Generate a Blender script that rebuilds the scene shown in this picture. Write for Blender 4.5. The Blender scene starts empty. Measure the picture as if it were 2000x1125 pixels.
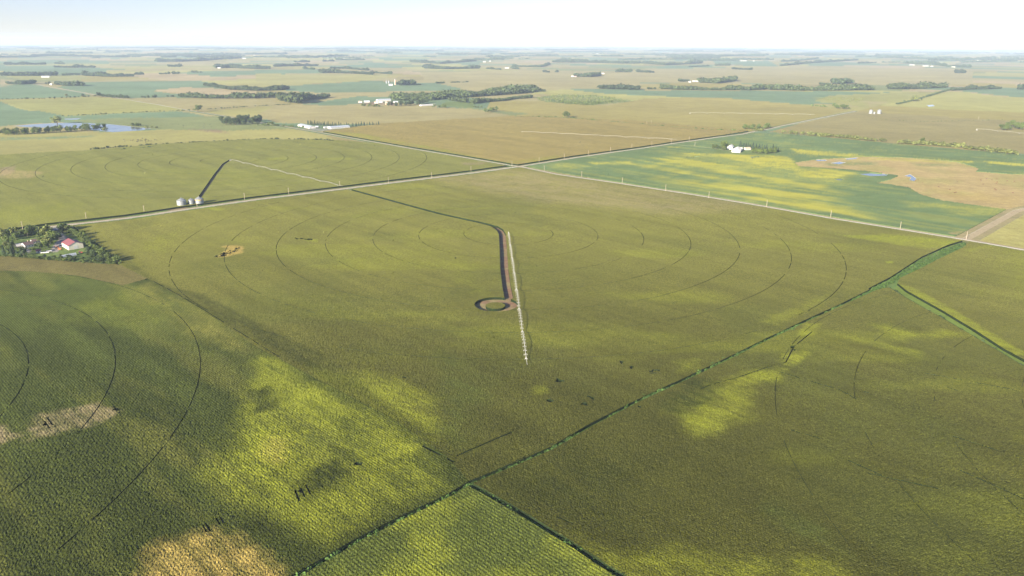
import bpy, bmesh, math, random
import numpy as np
from mathutils import Matrix, Vector

# ---------------------------------------------------------------- camera, sky, sun, exposure
H = 240.0; FPX = 1480.0; HY = 78.0; ROLL = math.radians(0.3); PITCH = math.atan((562.5-HY)/FPX)
R_EARTH = 7.3e6
S = bpy.context.scene
COL = S.collection
cam = bpy.data.cameras.new("camera"); camo = bpy.data.objects.new("camera", cam); COL.objects.link(camo)
cam.sensor_width = 36; cam.lens = FPX/2000*36; cam.clip_start = 1; cam.clip_end = 200000
_U = Vector((0, math.sin(PITCH), math.cos(PITCH))); _F = Vector((0, math.cos(PITCH), -math.sin(PITCH)))
_X = Vector((1, 0, 0))
right = _X*math.cos(ROLL)+_U*math.sin(ROLL); up = -_X*math.sin(ROLL)+_U*math.cos(ROLL)
camo.matrix_world = Matrix((( right.x, up.x, -_F.x, 0), (right.y, up.y, -_F.y, 0), (right.z, up.z, -_F.z, H), (0, 0, 0, 1)))
S.camera = camo
SUN_EL = math.radians(17.5); SHADOW_AZ = math.radians(54)      # shadows fall towards (+cos, +sin) of this
w = bpy.data.worlds.new("World"); S.world = w; w.use_nodes = True
nt = w.node_tree; nt.nodes.clear()
sk = nt.nodes.new('ShaderNodeTexSky'); sk.sky_type = 'NISHITA'; sk.sun_disc = False
sk.sun_elevation = SUN_EL; sk.sun_rotation = math.radians(216); sk.air_density = 1.0; sk.dust_density = 0.3; sk.ozone_density = 3.0
bg = nt.nodes.new('ShaderNodeBackground'); bg.inputs[1].default_value = 0.05
wo = nt.nodes.new('ShaderNodeOutputWorld'); tcw = nt.nodes.new('ShaderNodeTexCoord'); sx = nt.nodes.new('ShaderNodeSeparateXYZ'); cx_ = nt.nodes.new('ShaderNodeCombineXYZ'); mm = nt.nodes.new('ShaderNodeMath'); mm.operation = 'MAXIMUM'; mm.inputs[1].default_value = 0; ma = nt.nodes.new('ShaderNodeMath'); ma.operation = 'ADD'; ma.inputs[1].default_value = .035
nt.links.new(tcw.outputs['Generated'], sx.inputs[0]); nt.links.new(sx.outputs[0], cx_.inputs[0]); nt.links.new(sx.outputs[1], cx_.inputs[1]); nt.links.new(sx.outputs[2], mm.inputs[0]); nt.links.new(mm.outputs[0], ma.inputs[0]); nt.links.new(ma.outputs[0], cx_.inputs[2]); nt.links.new(cx_.outputs[0], sk.inputs[0])
tint = nt.nodes.new('ShaderNodeVectorMath'); tint.operation = 'MULTIPLY'; tint.inputs[1].default_value = (1.38, 1.15, 1.27)
nt.links.new(sk.outputs[0], tint.inputs[0]); nt.links.new(tint.outputs[0], bg.inputs[0]); nt.links.new(bg.outputs[0], wo.inputs[0])
sl = bpy.data.lights.new("sun", 'SUN'); sl.energy = 5.0; sl.angle = math.radians(0.5); sl.color = (1, 0.89, 0.69)
so = bpy.data.objects.new("sun", sl); COL.objects.link(so)
ldir = Vector((math.cos(SHADOW_AZ)*math.cos(SUN_EL), math.sin(SHADOW_AZ)*math.cos(SUN_EL), -math.sin(SUN_EL)))
so.rotation_euler = ldir.to_track_quat('-Z', 'Y').to_euler(); so.location = (0, 0, 1000)
S.view_settings.view_transform = 'Standard'; S.view_settings.look = 'None'; S.view_settings.gamma = 1
S.view_settings.exposure = 1.65
S.cycles.max_bounces = 5; S.cycles.diffuse_bounces = 2; S.cycles.volume_bounces = 1
rnd = random.Random(7); rng = np.random.default_rng(11)

# ---------------------------------------------------------------- ground geometry helpers
def G(x, y=None):
    """photo pixel -> point on the (curved) ground"""
    p = np.atleast_2d(np.array(x if y is None else (x, y), float))
    u = p[:, 0]-1000; v = 562.5-p[:, 1]
    u, v = u*math.cos(ROLL)-v*math.sin(ROLL), u*math.sin(ROLL)+v*math.cos(ROLL)
    Y = FPX*math.cos(PITCH)+v*math.sin(PITCH); Z = -FPX*math.sin(PITCH)+v*math.cos(PITCH)
    hyp = np.hypot(u, Y); tan = np.maximum(-Z/hyp, 0.00815)
    a = 1/(2*R_EARTH); r = (tan-np.sqrt(np.maximum(tan*tan-4*a*H, 0)))/(2*a)
    W = np.stack([u/hyp*r, Y/hyp*r], 1)
    return W[0] if (y is not None) else W
def hsh(ix, iy, s=0):
    n = (ix.astype(np.int64)*374761393 + iy.astype(np.int64)*668265263 + s*974711) & 0xffffffff
    n = ((n ^ (n >> 13))*1274126177) & 0xffffffff
    n = n ^ (n >> 16)
    return (n & 0xffff)/65535.0
def vnoise(x, y, scale, s=0):
    x = np.asarray(x)/scale; y = np.asarray(y)/scale
    ix = np.floor(x); iy = np.floor(y); fx = x-ix; fy = y-iy
    fx = fx*fx*(3-2*fx); fy = fy*fy*(3-2*fy)
    a = hsh(ix, iy, s); b = hsh(ix+1, iy, s); c = hsh(ix, iy+1, s); d = hsh(ix+1, iy+1, s)
    return (a*(1-fx)+b*fx)*(1-fy)+(c*(1-fx)+d*fx)*fy
def fbm(x, y, scale, s=0, o=3):
    t = 0; a = 1; n = 0
    for k in range(o):
        t = t+a*vnoise(x, y, scale/2**k, s+k*17); n += a; a *= .55
    return t/n
def sstep(a, b, x):
    t = np.clip((x-a)/(b-a), 0, 1); return t*t*(3-2*t)
def gz(x, y):
    x = np.asarray(x, float); y = np.asarray(y, float); r2 = x*x+y*y; r = np.sqrt(r2)
    near = 3.2*(fbm(x, y, 330, 3, 2)-.5)
    far = 26*(fbm(x, y, 1900, 5, 3)-.5)*sstep(2200, 7000, r)
    hor = 60*(fbm(x, y, 9000, 9, 2)-.5)*sstep(9000, 25000, r)
    return near+far+hor-r2/(2*R_EARTH)
def gzf(x, y): return float(gz(np.array([x]), np.array([y]))[0])
def polydist(px, py, pts):
    d = np.full(px.shape, 1e9)
    for (x0, y0), (x1, y1) in zip(pts[:-1], pts[1:]):
        dx = x1-x0; dy = y1-y0; L = dx*dx+dy*dy+1e-9
        t = np.clip(((px-x0)*dx+(py-y0)*dy)/L, 0, 1)
        d = np.minimum(d, np.hypot(px-x0-t*dx, py-y0-t*dy))
    return d
def inside(px, py, poly):
    c = np.zeros(px.shape, bool); n = len(poly)
    for i in range(n):
        x0, y0 = poly[i]; x1, y1 = poly[(i+1) % n]
        if y0 == y1: continue
        cr = ((y0 > py) != (y1 > py)) & (px < (x1-x0)*(py-y0)/(y1-y0)+x0)
        c ^= cr
    return c
def softmask(px, py, poly, soft, namp, nscale, s=0, aniso=1.0):
    """weight 0..1 of a ground patch with a ragged soft edge (metres)"""
    poly = np.asarray(poly); m = soft+namp+5
    out = np.zeros(px.shape)
    k = (px > poly[:, 0].min()-m) & (px < poly[:, 0].max()+m) & (py > poly[:, 1].min()-m) & (py < poly[:, 1].max()+m)
    if not k.any(): return out
    x = px[k]; y = py[k]
    d = polydist(x, y, list(map(tuple, poly))+[tuple(poly[0])]); d = np.where(inside(x, y, poly), d, -d)
    d = d+namp*2*(fbm(x, y*aniso, nscale, s, 4)-.5)
    out[k] = sstep(-soft, soft, d); return out

# ---------------------------------------------------------------- roads, lanes, ditches, tracks (pixel lists -> ground)
def PL(*pts): return G(list(pts))
LINES = {}   # name: (class, points, half width)
def line(name, cls, pts, hw): LINES[name] = (cls, np.asarray(pts), hw)
r1 = PL((-260, 492), (0, 459), (100, 444), (250, 426), (350, 411), (500, 390), (670, 369), (925, 338), (1015, 326))
r2 = PL((1015, 326), (1125, 308), (1225, 294), (1315, 280), (1400, 268), (1450, 262), (1475, 256), (1500, 252), (1550, 241), (1670, 217))
r3 = PL((1015, 326), (997, 324), (875, 302), (750, 280), (625, 259), (550, 246), (435, 226), (375, 217), (250, 194), (185, 185), (70, 165))
r4 = PL((1015, 326), (1090, 341), (1215, 359), (1335, 377), (1500, 405), (1620, 426), (1757, 447), (1885, 467), (2000, 487), (2300, 545))
PIV = np.array(G(993, 461)); PIV_E = G(1026, 688)
PIV2 = G(450, 314)
for nm, pts, hw in (('road a', r1, 3.3), ('road b', r2, 3.4), ('road c', r3, 2.6), ('road d', r4, 3.1)):
    line(nm, 'road', pts, hw)
def nearer(P, d): return P*(1-d/np.hypot(*P.T))[:, None]
line('verge a', 'verge', nearer(r1, 5), 18); line('verge b', 'verge', r2, 10.5); line('verge c', 'verge', nearer(r3[:8], 6), 12); line('verge d', 'verge', nearer(r4, 7), 13)
line('drive far farm', 'road', PL((1312, 282), (1395, 291), (1430, 297)), 2)
line('drive right', 'dirt', PL((1888, 466), (1985, 412), (2060, 395)), 5)
line('drive right verge', 'verge', PL((1888, 466), (1985, 412), (2060, 395)), 14)
LANE_A = PL((676, 371), (760, 394), (860, 422), (950, 443), (966, 448), (976, 456))
LANE_B = PL((966, 448), (976, 454), (981, 463), (983, 490), (985, 530), (989, 560), (994, 585))
line('lane narrow', 'dirt', LANE_A, 3.6); line('lane wide', 'dirt', LANE_B, 4.4)
line('lane 2', 'dirt', PL((391, 388), (404, 368), (420, 344), (437, 322), (450, 314)), 2.8)
LOOP = np.array([-15.0, 678.0])
D1 = PL((1740, 553), (1700, 573), (1640, 603), (1570, 635), (1500, 667), (1400, 715), (1330, 748), (1250, 785), (1150, 838), (1080, 880), (1000, 915), (920, 948), (880, 972), (800, 1010), (700, 1062), (615, 1112), (520, 1165))
D2 = PL((1735, 565), (1780, 592), (1830, 620), (1890, 655), (1950, 690), (2000, 720), (2120, 800))
D3 = PL((918, 952), (960, 975), (1010, 1003), (1060, 1035), (1120, 1072), (1180, 1112), (1280, 1170))
line('ditch 1', 'ditch', D1, 1.5); line('ditch 2', 'ditch', D2, 2.4); line('ditch 3', 'ditch', D3, 1.8)
line('gap right', 'track', PL((1585, 655), (1550, 683), (1534, 713), (1500, 722), (1440, 742), (1390, 755), (1365, 765)), .45)
line('gap mid', 'track', PL((893, 896), (1000, 850)), .6)
line('gap left', 'track', PL((828, 878), (868, 898), (885, 908)), .9)
line('gap long', 'track', PL((290, 548), (350, 580), (420, 622), (500, 672), (545, 700)), .45)
for i, L in enumerate([((396, 1033), (408, 1053)), ((403, 1031), (412, 1046)), ((423, 1020), (437, 1043)), ((431, 1018), (440, 1032)), ((450, 1008), (463, 1027)), ((577, 965), (585, 985)), ((588, 960), (596, 978)), ((598, 955), (607, 972)), ((82, 820), (98, 842)), ((90, 818), (104, 836)), ((222, 798), (234, 812)), ((1523, 732), (1640, 768), (1688, 795)), ((1682, 770), (1750, 790), (1780, 800)), ((1522, 838), (1600, 862)),
                       ((1860, 860), (2000, 905)), ((1690, 930), (1830, 962)), ((1870, 925), (2000, 985)), ((1850, 765), (1885, 775)), ((1655, 905), (1720, 935)),
                       ((1060, 1005), (1120, 1030)), ((1800, 735), (1990, 770)), ((290, 375+0), (250, 380)), ((505, 404), (536, 400))]):
    line('sprayer %d' % i, 'track', PL(*L), .5)
C_LEFT = np.array([-612.2, 391.2]); C_RIGHT = np.array([565.9, 361.6])
RINGS = []   # centre, radius, half width, angular range None
for k in range(1, 8): RINGS.append((PIV, 57.3*k, .32))
for k in range(1, 8): RINGS.append((PIV2, 57.6*k, .42))
for r in (104, 163, 222, 280.6, 339.6, 399.7): RINGS.append((C_LEFT, r, .34))
for r in (399.3, 346.5, 294.8, 240, 186): RINGS.append((C_RIGHT, r, .2))

# ---------------------------------------------------------------- fields (first match wins)
FIELDS = [
 ('main corn', 2.6, [(1015, 327), (1885, 469), (1850, 490), (1740, 553), (1500, 667), (1150, 838), (918, 949), (870, 895), (760, 818), (500, 680), (400, 612), (290, 549), (232, 519), (205, 490), (168, 462), (135, 441), (350, 412), (670, 370)]),
 ('left strip', 2.5, [(-300, 498), (0, 503), (110, 512), (235, 520), (290, 548), (240, 561), (150, 541), (60, 533), (0, 532), (-300, 540)]),
 ('left corn', 2.6, [(-300, 540), (0, 532), (60, 533), (150, 541), (240, 561), (290, 549), (400, 612), (500, 680), (760, 818), (870, 895), (918, 949), (800, 1010), (600, 1120), (500, 1175), (420, 1400), (-900, 1400)]),
 ('bottom corn', 2.4, [(918, 951), (800, 1010), (600, 1120), (500, 1175), (420, 1400), (1700, 1400), (1280, 1170), (1060, 1035)]),
 ('right corn', 2.6, [(918, 951), (1150, 838), (1500, 667), (1736, 562), (1830, 620), (2000, 720), (2600, 1100), (2600, 1400), (1700, 1400), (1280, 1170), (1060, 1035)]),
 ('east corn', 2.6, [(1736, 562), (1745, 550), (1800, 522), (1895, 474), (2000, 488), (2400, 570), (2600, 1100), (2000, 720), (1830, 620)]),
 ('farmstead', .12, [(-300, 490), (0, 459), (135, 441), (168, 462), (205, 490), (232, 519), (110, 512), (0, 503), (-300, 498)]),
 ('pivot corn', 2.6, [(-300, 492), (0, 458), (350, 411), (670, 369), (925, 338), (1010, 326), (875, 302), (750, 281), (655, 275), (500, 274), (300, 284), (175, 296), (0, 305), (-300, 325)]),
 ('north corn', 2.5, [(1015, 325), (1225, 293), (1400, 267), (1462, 257), (1330, 245), (1230, 236), (1100, 231), (1000, 229), (930, 232), (740, 243), (660, 254), (625, 259), (750, 280), (875, 302)]),
 ('pasture', .1, [(1990, 411), (1960, 408), (1840, 391), (1800, 380), (1775, 366), (1740, 360), (1712, 357), (1740, 350), (1755, 343), (1700, 335), (1640, 330), (1560, 325), (1552, 317), (1600, 310), (1680, 306), (1760, 308), (1850, 315), (1880, 320), (1912, 330), (1905, 336), (1960, 340), (2100, 345), (2300, 420), (2300, 470), (2000, 415)]),
 ('stubble', .1, [(1890, 465), (1985, 412), (2060, 395), (2300, 420), (2300, 545), (2000, 486)]),
 ('soybeans', .8, [(1015, 325), (1225, 295), (1315, 281), (1462, 260), (1520, 262), (1600, 268), (1740, 280), (1850, 290), (2000, 305), (2300, 335), (2300, 430), (2000, 403), (1885, 466), (1500, 404)]),
]
FIELDS = [(n, h, G(p)) for n, h, p in FIELDS]
DITCH_POLY = G([(1888, 470), (1886, 484), (1832, 510), (1795, 530), (1758, 548), (1748, 566), (1722, 570), (1700, 577), (1695, 570), (1738, 547), (1800, 505), (1850, 482)])
VERGE2 = G([(1745, 556), (1754, 561), (1770, 574), (1838, 612), (1899, 649), (1958, 687), (2006, 713), (2135, 796), (2120, 800), (2000, 720), (1890, 655), (1830, 620), (1780, 592), (1738, 567)])
LAKE = G([(25, 246), (60, 243), (115, 240), (170, 241), (215, 243), (250, 246), (297, 251), (270, 255), (220, 258), (195, 255), (150, 250), (100, 250), (60, 249)])
PONDS = [G(p) for p in ([(125, 232), (160, 231), (150, 234), (128, 234)], [(1588, 311), (1612, 311), (1616, 313), (1598, 314)], [(1622, 318), (1640, 315), (1652, 317), (1640, 320)],
         [(1670, 339), (1700, 337), (1735, 340), (1732, 343), (1700, 344)], [(1766, 343), (1778, 340), (1790, 348), (1786, 353), (1776, 351), (1780, 346)],
         [(1628, 349), (1642, 348), (1650, 351), (1636, 352)], [(1810, 205), (1822, 204), (1826, 207), (1814, 208)], [(1463, 307), (1482, 306), (1484, 308), (1468, 309)], [(1355, 307), (1366, 307), (1366, 308.5), (1356, 308.5)], [(1650, 309), (1676, 307.5), (1672, 310), (1655, 311)])]

# far patchwork painted on the open farmland (pixel outlines): colour name, outline
FARP = [
 ('G', [(0, 198), (35, 211), (80, 222), (112, 230), (100, 240), (0, 246), (-200, 250), (-200, 198)]),
 ('Y', [(0, 196), (190, 189), (250, 193), (375, 216), (130, 227), (35, 209)]),
 ('T', [(250, 192), (500, 193), (560, 204), (395, 216)]),
 ('YT', [(395, 217), (560, 205), (540, 232), (430, 224)]),
 ('G', [(0, 166), (70, 165), (185, 187), (0, 194), (-200, 194), (-200, 166)]),
 ('G', [(110, 171), (160, 160), (390, 157), (425, 163), (400, 171), (300, 178), (350, 184), (380, 190), (240, 190), (180, 184)]),
 ('P', [(295, 177), (360, 170), (420, 172), (500, 178), (500, 186), (380, 185)]),
 ('G', [(0, 127), (100, 127), (220, 140), (130, 146), (0, 141), (-200, 141), (-200, 127)]),
 ('Y', [(10, 150), (150, 148), (180, 152), (150, 156), (60, 158)]),
 ('G', [(500, 172), (570, 167), (720, 158), (900, 163), (900, 176), (770, 178), (640, 181), (570, 177)]),
 ('G', [(590, 204), (700, 188), (790, 190), (745, 202), (640, 206)]),
 ('T', [(540, 205), (720, 206), (860, 210), (950, 213), (1000, 226), (930, 232), (740, 243), (640, 243), (540, 240), (500, 225)]),
 ('O', [(960, 195), (1060, 198), (1180, 207), (1120, 230), (1000, 228), (950, 212)]),
 ('O', [(1180, 207), (1260, 192), (1420, 188), (1500, 197), (1660, 215), (1540, 243), (1465, 257), (1330, 245), (1120, 230)]),
 ('G', [(1090, 172), (1300, 176), (1500, 177), (1740, 180), (1660, 187), (1640, 203), (1560, 203), (1400, 190), (1270, 187), (1180, 182)]),
 ('Y', [(1620, 186), (1680, 184), (1840, 178), (1760, 203), (1700, 212), (1660, 205), (1590, 198)]),
 ('G', [(1800, 169), (2200, 172), (2200, 190), (2000, 191), (1880, 178), (1790, 174)]),
 ('YL', [(1720, 206), (1850, 178), (1890, 180), (1960, 190), (2200, 192), (2200, 222), (2000, 219), (1800, 213)]),
 ('B', [(1500, 258), (1560, 242), (1670, 218), (1720, 218), (1950, 234), (2300, 252), (2300, 330), (2000, 302), (1850, 290), (1740, 280), (1600, 267)]),
 ('O', [(1720, 206), (1960, 219), (2300, 225), (2300, 252), (1950, 234), (1670, 217)]),
 ('G', [(1390, 119), (1500, 118), (1520, 129), (1400, 127)]),
 ('T', [(1240, 135), (1600, 128), (1900, 140), (1900, 165), (1620, 165), (1250, 160)]),
 ('T', [(820, 140), (1250, 137), (1250, 168), (1050, 176), (900, 172), (830, 158)]),
 ('YT', [(500, 146), (780, 146), (720, 158), (560, 166), (500, 160)]),
 ('GL', [(870, 198), (925, 199), (925, 212), (860, 207)]),
 ('GP', [(890, 208), (1035, 222), (1000, 226), (930, 214)]),
 ('YT', [(0, 258), (200, 258), (300, 254), (440, 245), (540, 248), (600, 253), (660, 274), (500, 274), (300, 283), (175, 295), (0, 305), (-300, 325), (-300, 260)]),
 ('GP', [(230, 231), (430, 227), (540, 245), (590, 251), (430, 256), (300, 252), (220, 243), (130, 236)]),
]
FARP = [(c, G(p)) for c, p in FARP]
PAL = {  # surface colours, linear; cornD also paints shade into the near corn
 'corn': (.190, .186, .036), 'cornG': (.082, .102, .020), 'cornD': (.036, .045, .009), 'cornY': (.240, .262, .026), 'cornO': (.37, .28, .075), 'tanc': (.25, .205, .10),
 'G': (.150, .215, .110), 'Y': (.285, .280, .085), 'T': (.315, .275, .115), 'YT': (.31, .29, .095), 'P': (.36, .29, .15), 'O': (.295, .255, .075),
 'YL': (.34, .325, .10), 'B': (.262, .226, .085), 'GL': (.15, .20, .06), 'GP': (.200, .225, .085), 'soy': (.132, .190, .072), 'soyY': (.44, .41, .060),
 'past': (.39, .30, .13), 'verge': (.15, .165, .06), 'dirt': (.22, .135, .085), 'road': (.36, .30, .22), 'ditch': (.050, .105, .022), 'lawn': (.10, .145, .04),
 'track': (.045, .050, .022), 'grav': (.30, .27, .25), 'mud': (.24, .16, .11)}
PAL = {k: np.array(v) for k, v in PAL.items()}
def mixc(c, t, w): return c*(1-w[:, None])+t*w[:, None]
def far_color(x, y):
    n = len(x); q = 805.0; ca, sa = math.cos(math.radians(45)), math.sin(math.radians(45))
    o = G(1015, 326); u = ((x-o[0])*ca+(y-o[1])*sa)/q; v = (-(x-o[0])*sa+(y-o[1])*ca)/q
    iu = np.floor(u); iv = np.floor(v)
    half = hsh(iu, iv, 41) > .5
    sub = np.where(half, np.floor((u-iu)*2), np.floor((v-iv)*2))
    h = hsh(iu*2+sub, iv*2-sub, 99)
    names = ['T', 'T', 'YT', 'O', 'P', 'G', 'G', 'GP', 'T', 'YL', 'B', 'G']
    c = np.array([PAL[k] for k in names])[np.minimum((h*12).astype(int), 11)]
    for k, p in FARP:
        m = inside(x, y, p); c[m] = PAL[k]
    wv = fbm(x, y, 260, 77, 3)[:, None]
    return c*(.86+.28*wv)
def blend(c, x, y, poly, key, soft, namp, ns, k=1.0, s=0, aniso=1.0):
    m = softmask(x, y, G(poly), soft, namp, ns, s, aniso)*k; j = np.nonzero(m > .003)[0]
    if soft > 2.5 and len(j):      # patchy growth: ragged at plant scale and drawn out along the rows
        X = x[j]; Y_ = y[j]; u = (X-Y_)*.7071; v = (X+Y_)*.7071
        q = .28*fbm(X, Y_, 6, 51, 3)+.26*vnoise(u/9, v, 1.7, 52)+.24*vnoise(u/10, v, 6, 54)+.22*fbm(X, Y_, 26, 53, 2); m[j] = m[j]*(.40+.80*sstep(.32, .66, q))
    return mixc(c, PAL[key], np.clip(m, 0, 1))
def paint(cls, x, y):
    n = len(x)
    if cls == 'farmland': c = far_color(x, y)
    elif cls in ('left corn',):
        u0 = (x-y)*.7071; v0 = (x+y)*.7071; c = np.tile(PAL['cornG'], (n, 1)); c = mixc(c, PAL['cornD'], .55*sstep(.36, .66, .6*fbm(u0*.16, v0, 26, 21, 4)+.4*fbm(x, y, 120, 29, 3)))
        c = mixc(c, PAL['cornD'], .66*(1-sstep(320, 800, np.hypot(x, y)))); c = mixc(c, PAL['corn'], .35*sstep(.5, .75, fbm(u0*.2, v0, 26, 25, 3)))  # first mix puts the foreground canopy's shade into the leaf colour
    elif cls == 'bottom corn':
        c = np.tile(PAL['cornG']*1.1, (n, 1)); c = mixc(c, PAL['cornY'], .8*sstep(.42, .68, fbm(x, y, 40, 33, 4)))
    elif cls in ('main corn', 'right corn', 'east corn', 'left strip', 'pivot corn', 'north corn'):
        c = np.tile(PAL['corn'], (n, 1))
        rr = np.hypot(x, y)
        c = mixc(c, np.array([.040, .044, .008]), .84*(1-sstep(320, 1080, rr))); c = mixc(c, PAL['cornG'], 0*rr+.25*sstep(.5, .75, fbm(x, y, 110, 22, 3)))  # near corn painted darker, standing in for self-shadow between plants seen from above
        c = mixc(c, PAL['cornY'], .28*sstep(.58, .8, fbm(x*.35, y*1.2, 60, 23, 3)))
        if cls == 'left strip': c = c*0+np.array([.150, .132, .042])
        if cls == 'pivot corn': c = mixc(c, np.array([.195, .205, .048]), np.full(n, .55)+.2*sstep(-300, -1200, x))
        if cls == 'north corn': c = mixc(c, np.array([.29, .225, .07]), np.full(n, .8))
    elif cls == 'soybeans':
        c = np.tile(PAL['soy'], (n, 1)); c = c*(.9+.25*fbm(x, y, 90, 5, 3))[:, None]
    elif cls == 'pasture':
        c = np.tile(PAL['past'], (n, 1)); c = mixc(c, PAL['YT'], .6*sstep(.4, .7, fbm(x, y, 60, 8, 4)))
    elif cls == 'stubble': c = mixc(np.tile(PAL['YL'], (n, 1)), PAL['past'], .5*fbm(x, y, 50, 8, 3))
    elif cls == 'farmstead':
        c = mixc(np.tile(PAL['lawn'], (n, 1)), PAL['GL'], sstep(.4, .65, fbm(x, y, 18, 8, 3)))
        for p in ([(98, 447), (112, 444), (122, 458), (132, 463), (122, 480), (112, 492), (96, 492), (104, 480), (115, 468), (108, 456)], [(26, 476), (60, 488), (58, 494), (30, 482)]):
            c = blend(c, x, y, p, 'grav', 1.5, 1, 6)
    elif cls in ('verge',):
        c = mixc(np.tile(PAL['verge'], (n, 1)), PAL['ditch']*1.6, .7*sstep(.4, .65, fbm(x, y, 14, 8, 3)))
        c = mixc(c, PAL['road'], .8*(polydist(x, y, list(map(tuple, r1))) < 3.9))
        c = mixc(c, PAL['past'], .55*(polydist(x, y, list(map(tuple, r4))) < 7)*(.5+.5*fbm(x, y, 20, 3)))
        c = mixc(c, np.array([.33, .27, .14]), .8*(polydist(x, y, list(map(tuple, LINES['drive right'][1]))) < 14))
        c = mixc(c, PAL['mud'], .8*(np.hypot(x-G(338, 405)[0], y-G(338, 405)[1]) < 22))
    elif cls == 'dirt':
        c = mixc(np.tile(PAL['dirt'], (n, 1)), PAL['tanc'], sstep(.35, .7, fbm(x, y, 9, 8, 3))); c = mixc(c, np.array([.38, .31, .19]), 1.0*(x > 300))
    elif cls == 'road': c = mixc(np.tile(PAL['road'], (n, 1)), PAL['past'], .35*fbm(x, y, 12, 8, 3))
    elif cls == 'ditch': c = mixc(np.tile(PAL['ditch'], (n, 1)), PAL['GL'], .7*sstep(.42, .7, fbm(x, y, 9, 8, 3)))
    elif cls == 'ditch verge': c = mixc(np.tile(PAL['GL'], (n, 1)), PAL['ditch']*2, .7*sstep(.42, .6, fbm(x, y, 14, 8, 3)))
    elif cls == 'verge2': c = np.tile(PAL['GL']*np.array([1., 1.05, .7]), (n, 1))
    else: c = np.tile(PAL['track'], (n, 1))
    if cls.endswith('corn') or cls in ('left strip', 'farmland', 'pasture', 'stubble', 'soybeans'):   # sowing passes, parallel to the right hand road
        u = (x-y)*.7071; v_ = (x+y)*.7071
        st = vnoise(u/14, v_, 7, 61)*.5+vnoise(u/9, v_, 19, 62)*.5; c = c*(1+(.10 if cls == 'farmland' else .16 if cls in ('soybeans', 'pasture', 'stubble') else .36)*(st-.5))[:, None]
        if cls == 'soybeans':
            big = softmask(x, y, G([(1210, 322), (1330, 306), (1450, 302), (1560, 318), (1700, 345), (1650, 372), (1610, 388), (1710, 430), (1500, 402), (1330, 352)]), 45, 50, 160, 4)
            st = vnoise(u/9, v_, 13, 71)*.45+vnoise(u/5, v_, 40, 72)*.35+vnoise(v_/5, u, 22, 73)*.2
            c = mixc(c, PAL['soyY'], big*.85*sstep(.42, .72, st)); c = mixc(c, PAL['soyY'], .22*sstep(.6, .8, vnoise(u/12, v_, 9, 74)))
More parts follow.
